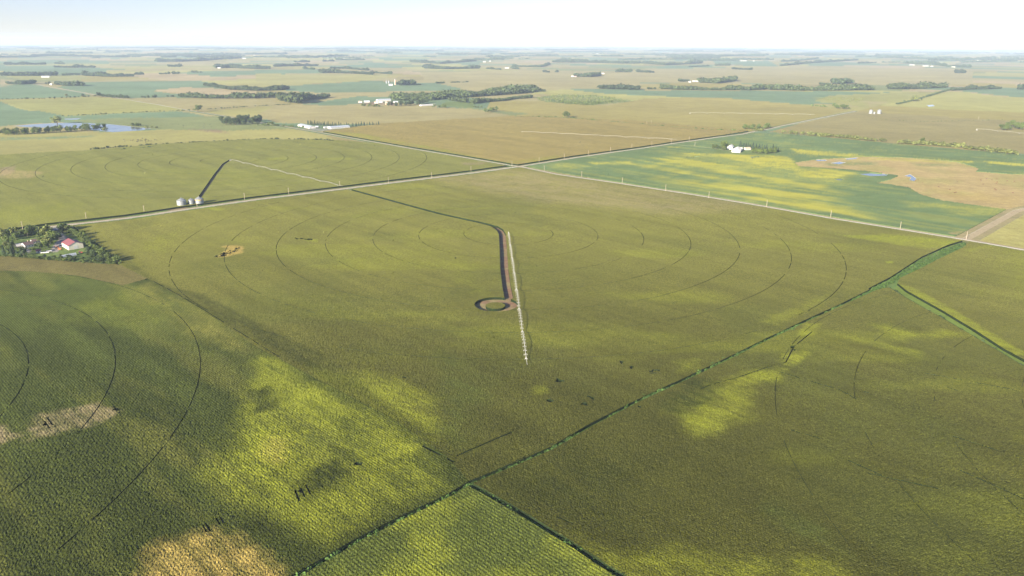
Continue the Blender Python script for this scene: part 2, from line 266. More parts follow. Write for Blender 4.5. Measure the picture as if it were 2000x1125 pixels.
    Y = {'left corn': [
          ([(500, 690), (560, 715), (640, 755), (720, 800), (800, 860), (860, 920), (850, 965), (760, 1005), (640, 1050), (520, 1040), (430, 990), (395, 930), (420, 880), (480, 820), (490, 760)], 'cornY', 14, 14, 30, .62),
          ([(560, 745), (640, 775), (680, 800), (640, 830), (590, 800)], 'cornY', 10, 9, 16, .9), ([(480, 850), (560, 850), (570, 900), (520, 950), (460, 930)], 'cornY', 10, 9, 16, .9),
          ([(760, 870), (810, 880), (800, 900), (770, 890)], 'cornY', 6, 5, 10, .9), ([(530, 860), (560, 880), (540, 910), (520, 890)], 'cornO', 8, 7, 12, .3),
          ([(600, 925), (660, 895), (700, 930), (640, 965), (590, 975)], 'cornD', 7, 6, 12, .85), ([(650, 870), (700, 905), (690, 915), (640, 880)], 'cornD', 4, 4, 8, .9),
          ([(480, 1010), (550, 1020), (570, 1060), (500, 1060)], 'cornD', 8, 6, 10, .9), ([(490, 770), (520, 760), (540, 800), (500, 810)], 'cornD', 6, 5, 9, .85),
          ([(310, 1065), (420, 1045), (500, 1072), (550, 1110), (560, 1160), (260, 1160), (290, 1100)], 'cornO', 7, 6, 9, .85),
          ([(80, 815), (190, 795), (238, 808), (200, 833), (110, 853), (60, 868), (60, 845)], 'tanc', 5, 6, 9, .85), ([(-60, 850), (10, 838), (30, 860), (0, 880), (-60, 890)], 'tanc', 5, 6, 9, .95),
          ([(60, 560), (240, 600), (420, 640), (330, 690), (150, 620), (0, 590)], 'cornG', 20, 20, 50, .8), ([(120, 610), (300, 650), (330, 600), (240, 575)], 'cornY', 25, 20, 30, .25),
          ([(290, 560), (420, 630), (500, 690), (480, 700), (350, 640), (260, 570)], 'corn', 14, 12, 30, .8)],
         'main corn': [
          ([(600, 722), (740, 735), (845, 785), (865, 845), (830, 860), (740, 800), (650, 760)], 'cornY', 11, 10, 16, .6), ([(860, 690), (960, 760), (900, 880), (860, 850)], 'cornG', 14, 12, 30, .5),
          ([(1640, 464), (1750, 462), (1880, 474), (1850, 488), (1780, 486)], 'cornY', 8, 8, 16, .95), ([(1729, 516), (1742, 515), (1744, 519), (1732, 520)], 'cornY', 1.5, 1, 6, .95),
          ([(1320, 712), (1360, 708), (1370, 725), (1330, 728)], 'cornY', 7, 6, 12, .6), ([(1490, 635), (1560, 605), (1620, 580), (1600, 600), (1520, 640)], 'cornY', 8, 8, 16, .4),
          ([(1040, 760), (1065, 758), (1070, 772), (1045, 775)], 'cornY', 4, 4, 8, .45), ([(300, 470), (345, 455), (330, 500), (270, 490)], 'cornY', 18, 15, 30, .35),
          ([(395, 409), (430, 408), (450, 412), (420, 415)], 'cornY', 6, 4, 16, .85), ([(780, 465), (880, 495), (950, 580), (870, 530)], 'cornY', 18, 12, 30, .28),
          ([(1000, 330), (1500, 405), (1300, 420), (1000, 390), (850, 355)], 'P', 50, 40, 100, .4), ([(452, 484), (475, 484), (474, 498), (446, 505), (424, 508), (430, 502)], 'cornO', 2.4, 3, 7, .95),
          ([(434, 485), (452, 484), (452, 489), (436, 489)], 'cornO', 2, 2, 7, .9), ([(595, 470), (622, 472), (620, 477), (598, 474)], 'cornY', 2, 2, 6, .8),
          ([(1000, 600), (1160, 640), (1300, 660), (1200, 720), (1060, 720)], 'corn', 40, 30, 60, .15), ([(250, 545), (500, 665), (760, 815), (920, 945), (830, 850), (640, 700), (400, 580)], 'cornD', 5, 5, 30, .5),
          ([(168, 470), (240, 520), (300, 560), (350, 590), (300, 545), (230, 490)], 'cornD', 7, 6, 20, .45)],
         'right corn': [
          ([(1345, 790), (1390, 760), (1470, 770), (1470, 800), (1430, 835), (1370, 850), (1320, 815)], 'cornY', 13, 12, 18, .7), ([(1420, 742), (1480, 728), (1530, 725), (1520, 750), (1440, 758)], 'cornY', 6, 6, 11, .65),
          ([(1530, 700), (1580, 690), (1560, 715), (1530, 720)], 'cornY', 4, 5, 9, .8), ([(1560, 640), (1600, 640), (1590, 660), (1560, 665)], 'cornY', 4, 5, 9, .7),
          ([(1690, 640), (1760, 670), (1840, 650), (1890, 662), (1820, 668), (1730, 640)], 'cornY', 8, 8, 20, .6), ([(1620, 660), (1720, 675), (1800, 695), (1790, 703), (1700, 680)], 'cornY', 6, 6, 20, .5),
          ([(1350, 745), (1400, 750), (1400, 790), (1330, 820), (1290, 800)], 'cornD', 8, 8, 14, .7), ([(1120, 1060), (1200, 1080), (1500, 1100), (1500, 1160), (1200, 1160)], 'cornY', 10, 12, 20, .42),
          ([(1500, 990), (1600, 1030), (1640, 1080), (1540, 1040)], 'cornG', 10, 10, 20, .7), ([(1540, 1100), (1640, 1095), (1700, 1160), (1540, 1160)], 'cornY', 8, 8, 12, .55),
          ([(930, 955), (1100, 880), (1250, 900), (1250, 1060), (1080, 1030)], 'cornD', 30, 20, 60, .45)],
         'east corn': [([(1745, 556), (1790, 572), (1850, 605), (1990, 690), (2020, 700), (1980, 700), (1860, 640)], 'cornY', 3, 2, 10, .8), ([(1880, 492), (1930, 480), (1950, 483), (1890, 495)], 'cornY', 4, 3, 12, .5),
                       ([(1950, 480), (2100, 500), (2100, 600), (1950, 560)], 'cornY', 20, 15, 30, .3)],
         'pivot corn': [([(520, 311), (560, 309), (562, 313), (525, 314)], 'cornY', 5, 4, 16, .8), ([(600, 312), (690, 309), (690, 313), (610, 314)], 'cornY', 8, 5, 20, .6),
                        ([(0, 330), (30, 326), (28, 340), (0, 348)], 'tanc', 4, 4, 16, .9), ([(900, 320), (952, 320), (940, 325), (905, 325)], 'tanc', 6, 6, 20, .9), ([(0, 335), (90, 338), (60, 350), (0, 352)], 'past', 8, 8, 30, .5),
                        ([(0, 400), (160, 400), (100, 435), (0, 445)], 'cornY', 30, 25, 40, .3), ([(300, 335), (450, 330), (600, 345), (450, 360)], 'cornY', 40, 30, 60, .22)],
         'north corn': [([(675, 262), (715, 265), (712, 268), (690, 267)], 'cornO', 6, 6, 25, .9), ([(742, 272), (762, 274), (758, 276), (745, 275)], 'cornO', 5, 5, 25, .8), ([(630, 258), (700, 262), (850, 290), (960, 315), (800, 285)], 'cornY', 10, 8, 30, .6),
                        ([(985, 321), (1100, 306), (1060, 320)], 'cornY', 20, 10, 30, .5)],
         'soybeans': [
          ([(1300, 310), (1420, 308), (1560, 320), (1680, 340), (1640, 360), (1520, 350), (1440, 345), (1360, 330), (1290, 318)], 'soyY', 16, 30, 55, .3), ([(1470, 302), (1540, 306), (1560, 330), (1480, 322), (1400, 306)], 'soyY', 9, 12, 40, .85),
          ([(1150, 318), (1230, 316), (1240, 322), (1160, 322)], 'soyY', 8, 10, 30, .75), ([(1330, 300), (1450, 304), (1440, 308), (1340, 304)], 'soyY', 6, 7, 30, .8),
          ([(1390, 345), (1500, 350), (1560, 365), (1480, 380), (1400, 362)], 'soyY', 14, 26, 40, .3), ([(1500, 385), (1580, 395), (1650, 405), (1720, 432), (1600, 415), (1520, 400)], 'soyY', 8, 16, 35, .3),
          ([(1550, 330), (1650, 342), (1640, 350), (1560, 345)], 'soyY', 10, 10, 25, .8), ([(1760, 392), (1850, 396), (1860, 405), (1780, 404)], 'soyY', 12, 10, 30, .35), ([(1840, 400), (1980, 405), (1960, 420), (1860, 420)], 'soyY', 14, 12, 30, .4),
          ([(1540, 290), (1700, 305), (1900, 317), (1900, 320), (1700, 309), (1560, 300)], 'soyY', 5, 4, 25, .8), ([(1920, 316), (2100, 330), (2100, 336), (1930, 320)], 'soyY', 5, 4, 25, .85), ([(1300, 287), (1330, 287), (1325, 289), (1305, 289)], 'soyY', 5, 4, 20, .8),
          ([(1060, 325), (1100, 318), (1160, 325), (1120, 331)], 'soyY', 10, 10, 30, .4), ([(1850, 454), (1880, 452), (1880, 458), (1860, 458)], 'past', 3, 3, 8, .7), ([(1420, 288), (1500, 300), (1500, 305), (1400, 300), (1395, 290)], 'GL', 8, 6, 30, .8)],
         'pasture': [([(1600, 316), (1720, 316), (1700, 322), (1620, 324)], 'GP', 10, 10, 30, .8), ([(1780, 318), (1860, 322), (1850, 326), (1790, 325)], 'GP', 10, 10, 30, .7), ([(1640, 308), (1760, 310), (1900, 322), (1800, 316)], 'soyY', 6, 6, 30, .6),
                     ([(1800, 360), (1990, 385), (1980, 402), (1850, 385)], 'cornO', 16, 14, 40, .35)],
         'farmland': [([(0, 268), (150, 266), (190, 264), (180, 268), (0, 274)], 'G', 10, 8, 60, .75), ([(370, 252), (430, 253), (450, 262), (400, 258)], 'mud', 8, 8, 30, .6), ([(690, 203), (740, 198), (775, 200), (770, 206), (730, 205)], 'mud', 10, 8, 30, .95),
                      ([(1590, 190), (1680, 192), (1700, 200), (1600, 197)], 'Y', 20, 15, 60, .8), ([(1680, 196), (1740, 198), (1700, 210)], 'P', 20, 15, 60, .6), ([(590, 250), (650, 252), (655, 257), (610, 256)], 'grav', 5, 4, 20, .8),
                      ([(0, 155), (30, 158), (20, 168), (0, 170)], 'P', 20, 20, 60, .8), ([(1045, 190), (1100, 184), (1160, 185), (1200, 190), (1240, 197), (1200, 202), (1150, 206), (1100, 202), (1060, 198)], 'GL', 10, 10, 40, .9),
                      ([(70, 165), (250, 194), (250, 195), (60, 166)], 'P', 4, 2, 30, .5), ([(1010, 264), (1190, 280), (1150, 279), (960, 266)], 'tanc', 4, 4, 30, .9)]}
    for p, key, soft, na, ns, k in Y.get(cls, []): c = blend(c, x, y, p, key, soft, na, ns*(1.8 if cls == 'soybeans' else 1), k, s=int(abs(p[0][0])) % 97, aniso=2.6 if cls == 'soybeans' else 1)
    return np.clip(c, .005, .9)

# ---------------------------------------------------------------- one land grid, finer near the viewpoint, cut exactly along roads and tracks
def radii():
    r = 30.0; out = [0.0]
    while r < 262: out.append(r); r += 14
    r = 262.0
    while r < 59000:
        out.append(r)
        r += (r*r+H*H)/(H*757.8)*(.64 if r < 900 else .8 if r < 1300 else (.95 if r < 6000 else 1.0))*1.0
    out.append(60000); return np.array(out)
RR = radii()
th = np.concatenate([np.linspace(-180, -60, 25)[:-1], np.linspace(-60, -39, 60)[:-1], np.linspace(-39, 39, 1420), np.linspace(39, 60, 60)[1:], np.linspace(60, 180, 25)[1:]])
TH = np.radians(th); NR, NT = len(RR), len(TH)
rr, tt = np.meshgrid(RR, TH, indexing='ij')
jit = (rng.random(rr.shape)-.5)
dr = np.gradient(RR)[:, None]
ok = (rr > 262) & (rr < 3000) & (np.abs(np.degrees(tt)) < 39)
rr2 = rr+np.where(ok, jit*dr*.6, 0); tt2 = tt+np.where(ok, (rng.random(rr.shape)-.5)*np.radians(78/1420)*.6, 0)
VX = (rr2*np.sin(tt2)).ravel(); VY = (rr2*np.cos(tt2)).ravel()
i, j = np.meshgrid(np.arange(NR-1), np.arange(NT-1), indexing='ij'); a = (i*NT+j).ravel(); b = a+1; c_ = a+NT; d = c_+1
T = np.concatenate([np.stack([a, c_, d], 1), np.stack([a, d, b], 1)])
def cut(T, VX, VY, fn, cand):
    """split triangles in cand (indices) along fn==0"""
    if len(cand) == 0: return T, VX, VY, cand
    t = T[cand]; s = fn(VX[t], VY[t]); s = np.where(np.abs(s) < 1e-3, 1e-3, s)
    pos = s > 0; np_ = pos.sum(1); mx = (np_ == 1) | (np_ == 2)
    if not mx.any(): return T, VX, VY, cand
    tm = t[mx]; sm = s[mx]; pm = pos[mx]
    lone = np.where(pm.sum(1) == 1, pm.argmax(1), (~pm).argmax(1)); k = np.arange(len(tm))
    A = tm[k, lone]; B = tm[k, (lone+1) % 3]; C = tm[k, (lone+2) % 3]
    sa = sm[k, lone]; sb = sm[k, (lone+1) % 3]; sc = sm[k, (lone+2) % 3]
    e = np.concatenate([np.stack([np.minimum(A, B), np.maximum(A, B)], 1), np.stack([np.minimum(A, C), np.maximum(A, C)], 1)])
    tw = np.concatenate([np.where(A < B, sa/(sa-sb), sb/(sb-sa)), np.where(A < C, sa/(sa-sc), sc/(sc-sa))])
    key = e[:, 0].astype(np.int64)*(len(VX)+1)+e[:, 1]
    uq, fi, inv = np.unique(key, return_index=True, return_inverse=True); inv = inv.ravel()
    ei = e[fi]; tt_ = tw[fi]; base = len(VX)
    nx = VX[ei[:, 0]]*(1-tt_)+VX[ei[:, 1]]*tt_; ny = VY[ei[:, 0]]*(1-tt_)+VY[ei[:, 1]]*tt_
    VX = np.concatenate([VX, nx]); VY = np.concatenate([VY, ny])
    m = len(tm); AB = base+inv[:m]; AC = base+inv[m:]
    idx = cand[mx]; T[idx] = np.stack([A, AB, AC], 1)
    n0 = len(T); T = np.concatenate([T, np.stack([AB, B, C], 1), np.stack([AB, C, AC], 1)])
    return T, VX, VY, np.concatenate([cand, np.arange(n0, len(T))])
CR = 3600.0
def cand_near(T, pts, m):
    cx = VX[T[:, 0]]; cy = VY[T[:, 0]]; p = np.asarray(pts)
    k = np.nonzero((cx > p[:, 0].min()-m) & (cx < p[:, 0].max()+m) & (cy > p[:, 1].min()-m) & (cy < p[:, 1].max()+m))[0]
    k = k[polydist(cx[k], cy[k], [tuple(q) for q in p]) < m]; return k
for nm, (cls, pts, hw) in LINES.items():
    for p0, p1 in zip(pts[:-1], pts[1:]):
        if min(np.hypot(*p0), np.hypot(*p1)) > 5200: continue
        cell = 4+max(np.hypot(*p0), np.hypot(*p1))**2/(H*757)*1.3
        k = cand_near(T, [p0, p1], hw+cell)
        dx, dy = p1-p0; L = math.hypot(dx, dy); nx, ny = -dy/L, dx/L
        for sg in (hw, -hw):
            T, VX, VY, k = cut(T, VX, VY, lambda x, y: (x-p0[0])*nx+(y-p0[1])*ny-sg, k)
def cand_ring(c, r, m):
    cx = VX[T[:, 0]]; cy = VY[T[:, 0]]; return np.nonzero(np.abs(np.hypot(cx-c[0], cy-c[1])-r) < m)[0]
for c, r, hw in RINGS:
    far = np.hypot(*c) > 1400
    k = cand_ring(c, r, 22 if far else 9)
    for sg in (hw, -hw): T, VX, VY, k = cut(T, VX, VY, lambda x, y: np.hypot(x-c[0], y-c[1])-(r+sg), k)
for c, r in ((LOOP, 20.5), (LOOP+np.array([-.5, -3.5]), 9.3)):
    k = cand_ring(c, r, 8); T, VX, VY, k = cut(T, VX, VY, lambda x, y: np.hypot(x-c[0], y-c[1])-r, k)
for poly in [DITCH_POLY, VERGE2, LAKE]+PONDS:
    P = list(poly)+[poly[0]]
    for p0, p1 in zip(P[:-1], P[1:]):
        cell = 3+np.hypot(*p0)**2/(H*757)*1.3
        k = cand_near(T, [p0, p1], cell); dx, dy = p1-p0; L = math.hypot(dx, dy)
        T, VX, VY, k = cut(T, VX, VY, lambda x, y: (-(x-p0[0])*dy+(y-p0[1])*dx)/L, k)
# classify triangles
CX = VX[T].mean(1); CY = VY[T].mean(1); NTRI = len(T)
names = ['farmland']; cls = np.zeros(NTRI, int); rad = np.hypot(CX, CY); front = np.abs(np.degrees(np.arctan2(CX, CY))) < 60
hmap = {'farmland': 0.0}
for n, h, poly in reversed(FIELDS):
    names.append(n); hmap[n] = h
    bb = (CX > poly[:, 0].min()) & (CX < poly[:, 0].max()) & (CY > poly[:, 1].min()) & (CY < poly[:, 1].max()); k = np.nonzero(bb)[0]
    cls[k[inside(CX[k], CY[k], poly)]] = len(names)-1
def setc(n, k, h=0.0, only=None):
    if n not in names: names.append(n); hmap[n] = h
    cls[k] = names.index(n)
corn_ids = [names.index(n) for n in names if 'corn' in n or n == 'left strip']
ring_own = {0: ['main corn'], 1: ['pivot corn'], 2: ['left corn'], 3: ['right corn']}
for c, r, hw in RINGS:
    own = 'main corn' if c is PIV else 'pivot corn' if c is PIV2 else 'left corn' if c is C_LEFT else 'right corn'
    k = np.nonzero((np.abs(np.hypot(CX-c[0], CY-c[1])-r) < hw) & (cls == names.index(own)))[0]
    ang = np.arctan2(CY[k]-c[1], CX[k]-c[0]); gap = vnoise(ang*r/12, np.full(len(k), r), 1.0, 5)
    if own != 'pivot corn': k = k[gap > (.28 if own != 'right corn' else .42)]
    setc('wheel track', k)
def near_line(n, hw):
    pts = LINES[n][1]; k = np.nonzero((CX > pts[:, 0].min()-hw) & (CX < pts[:, 0].max()+hw) & (CY > pts[:, 1].min()-hw) & (CY < pts[:, 1].max()+hw))[0]
    return k[polydist(CX[k], CY[k], [tuple(q) for q in pts]) < hw]
def poly_in(poly):
    k = np.nonzero((CX > poly[:, 0].min()) & (CX < poly[:, 0].max()) & (CY > poly[:, 1].min()) & (CY < poly[:, 1].max()))[0]; return k[inside(CX[k], CY[k], poly)]
setc('verge2', poly_in(VERGE2), .3); setc('ditch verge', poly_in(DITCH_POLY), .3)
for order in ('verge', 'track', 'ditch', 'dirt', 'road'):
    for n, (c, pts, hw) in LINES.items():
        if c == order:
            k = near_line(n, hw)
            if order == 'track': k = k[np.isin(cls[k], corn_ids) & (vnoise(CX[k], CY[k], 7.0, 12) > .38)]
            if order == 'verge': k = k[~np.isin(cls[k], [names.index('farmstead')])] if n == 'verge a' else k
            setc({'track': 'wheel track'}.get(c, c), k, {'verge': .15, 'ditch': .4, 'road': .5}.get(c, 0))
k = np.nonzero((np.hypot(CX-LOOP[0], CY-LOOP[1]) < 20.5))[0]; setc('dirt', k)
k = np.nonzero((np.hypot(CX-LOOP[0]+.5, CY-LOOP[1]+3.5) < 9.3))[0]; setc('main corn', k)
for (px, py, rx, ry) in ((430, 503, 7, 4), (443, 499, 9, 4), (455, 495, 8, 5), (464, 490, 6, 4), (436, 503, 7, 3), (585, 470, 9, 1.6), (604, 472, 12, 1.4), (890, 508, 2, 2), (1095, 748, 10, 4), (1075, 788, 8, 4), (1280, 730, 12, 4), (1215, 712, 6, 3), (1235, 722, 5, 3), (1155, 782, 8, 4), (790, 741, 4, 2),
                         (90, 835, 4, 3), (135, 828, 3, 2), (228, 805, 7, 3), (1548, 686, 4, 5), (700, 912, 8, 3), (592, 966, 8, 3), (1140, 795, 7, 3), (1250, 800, 5, 3)):
    p = G(px, py); s = math.hypot(math.hypot(*p), H)/FPX; sy = (p[1]**2+H*H)/(H*FPX)
    k = np.nonzero((np.abs(CX-p[0]) < rx*s) & (np.abs(CY-p[1]) < ry*sy))[0]
    q = ((CX[k]-p[0])/(rx*s))**2+((CY[k]-p[1])/(ry*sy))**2
    k = k[(q+3.2*(vnoise(CX[k], CY[k], 1.9, 3)-.36) < 1) & np.isin(cls[k], corn_ids)]; setc('wheel track', k)
k = poly_in(LAKE); setc('lake', k, -.3)
for p in PONDS: setc('lake', poly_in(p), -.3)
# heights
VZ = gz(VX, VY); VR = np.hypot(VX, VY)
vr1 = rng.random(len(VX))-.5; vr2 = rng.random(len(VX)); vr3 = rng.random(len(VX))
local = np.clip((VR*VR+H*H)/(H*757.8), .7, 40)
def ground_mesh(name, cid, mat, kind, label=None, cat=None):
    t = T[cls == cid]
    if len(t) == 0: return None
    uq, inv = np.unique(t, return_inverse=True); t = inv.reshape(-1, 3); x = VX[uq]; y = VY[uq]; z0 = VZ[uq].copy(); n = names[cid]; h = hmap[n]
    z = z0+h
    if h > 2:
        dense = (VR[uq] > 262) & (y > 0) & (np.abs(x) < y*.81); amp = (.7*sstep(1100, 350, VR[uq])+.10)*dense
        pit = dense*(vr2[uq] < .30)*sstep(900, 380, VR[uq])*(.3+.8*vr3[uq]); z = z-pit*.42+vr1[uq]*amp*.12+.12*(fbm(x, y, 9, 4, 2)-.5)+.5*(fbm(x, y, 45, 6, 2)-.5)
    elif h > .5: z = z+vr1[uq]*.18+.3*(fbm(x, y, 12, 4, 2)-.5)
    elif n in ('lake',): z = np.full(len(x), np.median(z0))-.1 if n == 'x' else z
    elif n == 'road': pass
    elif h > 0.1: z = z+vr1[uq]*.10
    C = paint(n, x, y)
    E = np.concatenate([t[:, [0, 1]], t[:, [1, 2]], t[:, [2, 0]]]); 
    F = t
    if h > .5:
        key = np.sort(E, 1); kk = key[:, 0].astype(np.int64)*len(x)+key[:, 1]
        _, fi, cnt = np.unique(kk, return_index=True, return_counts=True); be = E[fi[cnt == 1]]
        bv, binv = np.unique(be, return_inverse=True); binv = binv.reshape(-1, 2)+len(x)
        nb = len(bv); top = binv; bot = binv+nb; wc = np.tile(np.array([.016, .026, .009]) if h > 2 else PAL['soy']*.8, (nb, 1))   # outer row's stalks and leaves, with shade inside the corn painted into their green
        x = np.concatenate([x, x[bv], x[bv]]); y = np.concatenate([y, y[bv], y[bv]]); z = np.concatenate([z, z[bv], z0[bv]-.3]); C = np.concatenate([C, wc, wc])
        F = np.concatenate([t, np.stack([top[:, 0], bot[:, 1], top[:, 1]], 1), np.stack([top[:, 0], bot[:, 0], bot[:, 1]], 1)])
    me = bpy.data.meshes.new(name); m = len(F)
    me.vertices.add(len(x)); me.loops.add(m*3); me.polygons.add(m)
    me.vertices.foreach_set('co', np.stack([x, y, z], 1).astype(np.float32).ravel())
    me.loops.foreach_set('vertex_index', F.astype(np.int32).ravel())
    me.polygons.foreach_set('loop_start', (np.arange(m)*3).astype(np.int32))
    me.update(calc_edges=True)
    ca = me.color_attributes.new('col', 'FLOAT_COLOR', 'POINT')
    ca.data.foreach_set('color', np.concatenate([C, np.ones((len(x), 1))], 1).astype(np.float32).ravel())
    me.materials.append(mat)
    o = bpy.data.objects.new(name, me); COL.objects.link(o); o['kind'] = kind
    if label: o['label'] = label
    if cat: o['category'] = cat
    return o

# ---------------------------------------------------------------- materials
def newmat(name):
    m = bpy.data.materials.new(name); m.use_nodes = True; n = m.node_tree; b = n.nodes['Principled BSDF']; return m, n, b
def land_mat(name, scales, amps, bump, rough=.9, rows=None):
    m, n, b = newmat(name); b.inputs['Roughness'].default_value = rough; b.inputs['Specular IOR Level'].default_value = .05
    at = n.nodes.new('ShaderNodeAttribute'); at.attribute_name = 'col'; tc = n.nodes.new('ShaderNodeTexCoord'); cur = at.outputs['Color']
    hgt = None
    for s, a in zip(scales, amps):
        t = n.nodes.new('ShaderNodeTexNoise'); t.inputs['Scale'].default_value = 1/s; t.inputs['Detail'].default_value = 3; n.links.new(tc.outputs['Object'], t.inputs['Vector'])
        mr = n.nodes.new('ShaderNodeMapRange'); mr.inputs[1].default_value = .28; mr.inputs[2].default_value = .72; mr.inputs[3].default_value = 1-a; mr.inputs[4].default_value = 1+a; n.links.new(t.outputs['Fac'], mr.inputs[0])
        vm = n.nodes.new('ShaderNodeVectorMath'); vm.operation = 'SCALE'; n.links.new(cur, vm.inputs[0]); n.links.new(mr.outputs[0], vm.inputs['Scale']); cur = vm.outputs[0]
        if hgt is None: hgt = t.outputs['Fac']
    if rows:
        ang, wl, amp = rows
        mp = n.nodes.new('ShaderNodeMapping'); mp.inputs['Rotation'].default_value = (0, 0, math.radians(ang)); n.links.new(tc.outputs['Object'], mp.inputs[0])
        wv = n.nodes.new('ShaderNodeTexWave'); wv.inputs['Scale'].default_value = 1/wl/3.18; wv.inputs['Distortion'].default_value = .5; wv.inputs['Detail'].default_value = 1; wv.inputs['Detail Scale'].default_value = 2; n.links.new(mp.outputs[0], wv.inputs['Vector'])
        mr = n.nodes.new('ShaderNodeMapRange'); mr.inputs[3].default_value = 1-amp; mr.inputs[4].default_value = 1+amp; n.links.new(wv.outputs['Fac'], mr.inputs[0])
        vm = n.nodes.new('ShaderNodeVectorMath'); vm.operation = 'SCALE'; n.links.new(cur, vm.inputs[0]); n.links.new(mr.outputs[0], vm.inputs['Scale']); cur = vm.outputs[0]
    n.links.new(cur, b.inputs['Base Color'])
    if bump:
        bp = n.nodes.new('ShaderNodeBump'); bp.inputs['Strength'].default_value = bump; bp.inputs['Distance'].default_value = scales[0]*.5; n.links.new(hgt, bp.inputs['Height']); n.links.new(bp.outputs[0], b.inputs['Normal'])
    return m
M_corn = land_mat('corn_leaves', (.65, 3, 30), (.60, .16, .07), .2, rows=(-45, 1.6, .16))
M_cornrow = land_mat('corn_rows', (.65, 3, 30), (.52, .16, .08), .3, rows=(-45, 1.7, .30))
M_cornrow2 = land_mat('corn_rows_steep', (.65, 3, 30), (.52, .16, .08), .3, rows=(-45, 2.1, .38))
M_soy = land_mat('soy_leaves', (1.5, 20, 70), (.12, .08, .08), .3)
M_grass = land_mat('dry_grass', (2.0, 12, 50), (.16, .12, .10), .25)
M_far = land_mat('farm_land', (8, 60, 300), (.10, .08, .08), 0)
M_dirt = land_mat('bare_soil', (.8, 5), (.22, .14), .4)
M_road = land_mat('gravel', (.8, 8), (.10, .10), .15)
def plain(name, col, rough=.6, metal=0, var=.12, scale=1.5):
    m, n, b = newmat(name); b.inputs['Roughness'].default_value = rough; b.inputs['Metallic'].default_value = metal
    tc = n.nodes.new('ShaderNodeTexCoord'); t = n.nodes.new('ShaderNodeTexNoise'); t.inputs['Scale'].default_value = scale; t.inputs['Detail'].default_value = 4; n.links.new(tc.outputs['Object'], t.inputs['Vector'])
    mr = n.nodes.new('ShaderNodeMapRange'); mr.inputs[1].default_value = .3; mr.inputs[2].default_value = .7; mr.inputs[3].default_value = 1-var; mr.inputs[4].default_value = 1+var; n.links.new(t.outputs['Fac'], mr.inputs[0])
    vm = n.nodes.new('ShaderNodeVectorMath'); vm.operation = 'SCALE'; vm.inputs[0].default_value = col; n.links.new(mr.outputs[0], vm.inputs['Scale']); n.links.new(vm.outputs[0], b.inputs['Base Color'])
    return m
def leafmat(name, col, var=.45, hue=.25):
    m, n, b = newmat(name); b.inputs['Roughness'].default_value = .75; b.inputs['Specular IOR Level'].default_value = .2
    g = n.nodes.new('ShaderNodeNewGeometry'); oi = n.nodes.new('ShaderNodeObjectInfo')
    mr = n.nodes.new('ShaderNodeMapRange'); mr.inputs[3].default_value = 1-var; mr.inputs[4].default_value = 1+var; n.links.new(g.outputs['Random Per Island'], mr.inputs[0])
    mo = n.nodes.new('ShaderNodeMapRange'); mo.inputs[3].default_value = 1-hue; mo.inputs[4].default_value = 1+hue; n.links.new(oi.outputs['Random'], mo.inputs[0])
    mu = n.nodes.new('ShaderNodeMath'); mu.operation = 'MULTIPLY'; n.links.new(mr.outputs[0], mu.inputs[0]); n.links.new(mo.outputs[0], mu.inputs[1])
    vm = n.nodes.new('ShaderNodeVectorMath'); vm.operation = 'SCALE'; vm.inputs[0].default_value = col; n.links.new(mu.outputs[0], vm.inputs['Scale']); n.links.new(vm.outputs[0], b.inputs['Base Color'])
    return m
M_water, n_, b_ = newmat('water'); b_.inputs['Base Color'].default_value = (.13, .14, .13, 1); b_.inputs['Roughness'].default_value = .12; b_.inputs['IOR'].default_value = 1.33
M_leaf = leafmat('tree_leaves', (.095, .130, .032)); M_leafd = leafmat('dark_leaves', (.050, .075, .028)); M_wood_leaf = leafmat('woodland_leaves', (.062, .086, .030)); M_leafy = leafmat('pale_leaves', (.15, .17, .05)); M_weed = leafmat('weed_leaves', (.050, .094, .020)); M_leafb = leafmat('blue_green_leaves', (.055, .085, .05))
M_bark = plain('bark', (.10, .075, .05)); M_white = plain('white_metal', (.62, .61, .60), .45); M_galv = plain('galvanised_steel', (.245, .26, .275), .55, .2); M_truss = plain('truss_steel', (.66, .65, .64), .5)
M_redroof = plain('red_roof', (.23, .08, .085), .5); M_brown = plain('brown_shingles', (.13, .085, .08), .8); M_cream = plain('cream_siding', (.66, .62, .50), .6); M_wall = plain('white_siding', (.50, .49, .47), .6); M_blue = plain('grey_blue_roof', (.16, .18, .21), .6)
M_roofw = plain('pale_metal_roof', (.52, .56, .60), .35, .3); M_glass = plain('window_glass', (.05, .06, .08), .1); M_dark = plain('dark_opening', (.03, .03, .03)); M_wood = plain('pole_wood', (.42, .35, .27), .8); M_tyre = plain('tyre_rubber', (.03, .03, .03), .8)
M_orange = plain('orange_paint', (.62, .22, .07), .5); M_red = plain('red_paint', (.45, .07, .05), .5); M_cow = plain('black_cattle_hide', (.025, .02, .018), .8, 0, .3, 1); M_cowb = plain('brown_cattle_hide', (.13, .06, .035), .8, 0, .3, 1); M_conc = plain('concrete', (.45, .43, .40), .8); M_brick = plain('silo_stave', (.55, .38, .28), .8)
M_weath = plain('weathered_blades', (.6, .6, .6), .5)

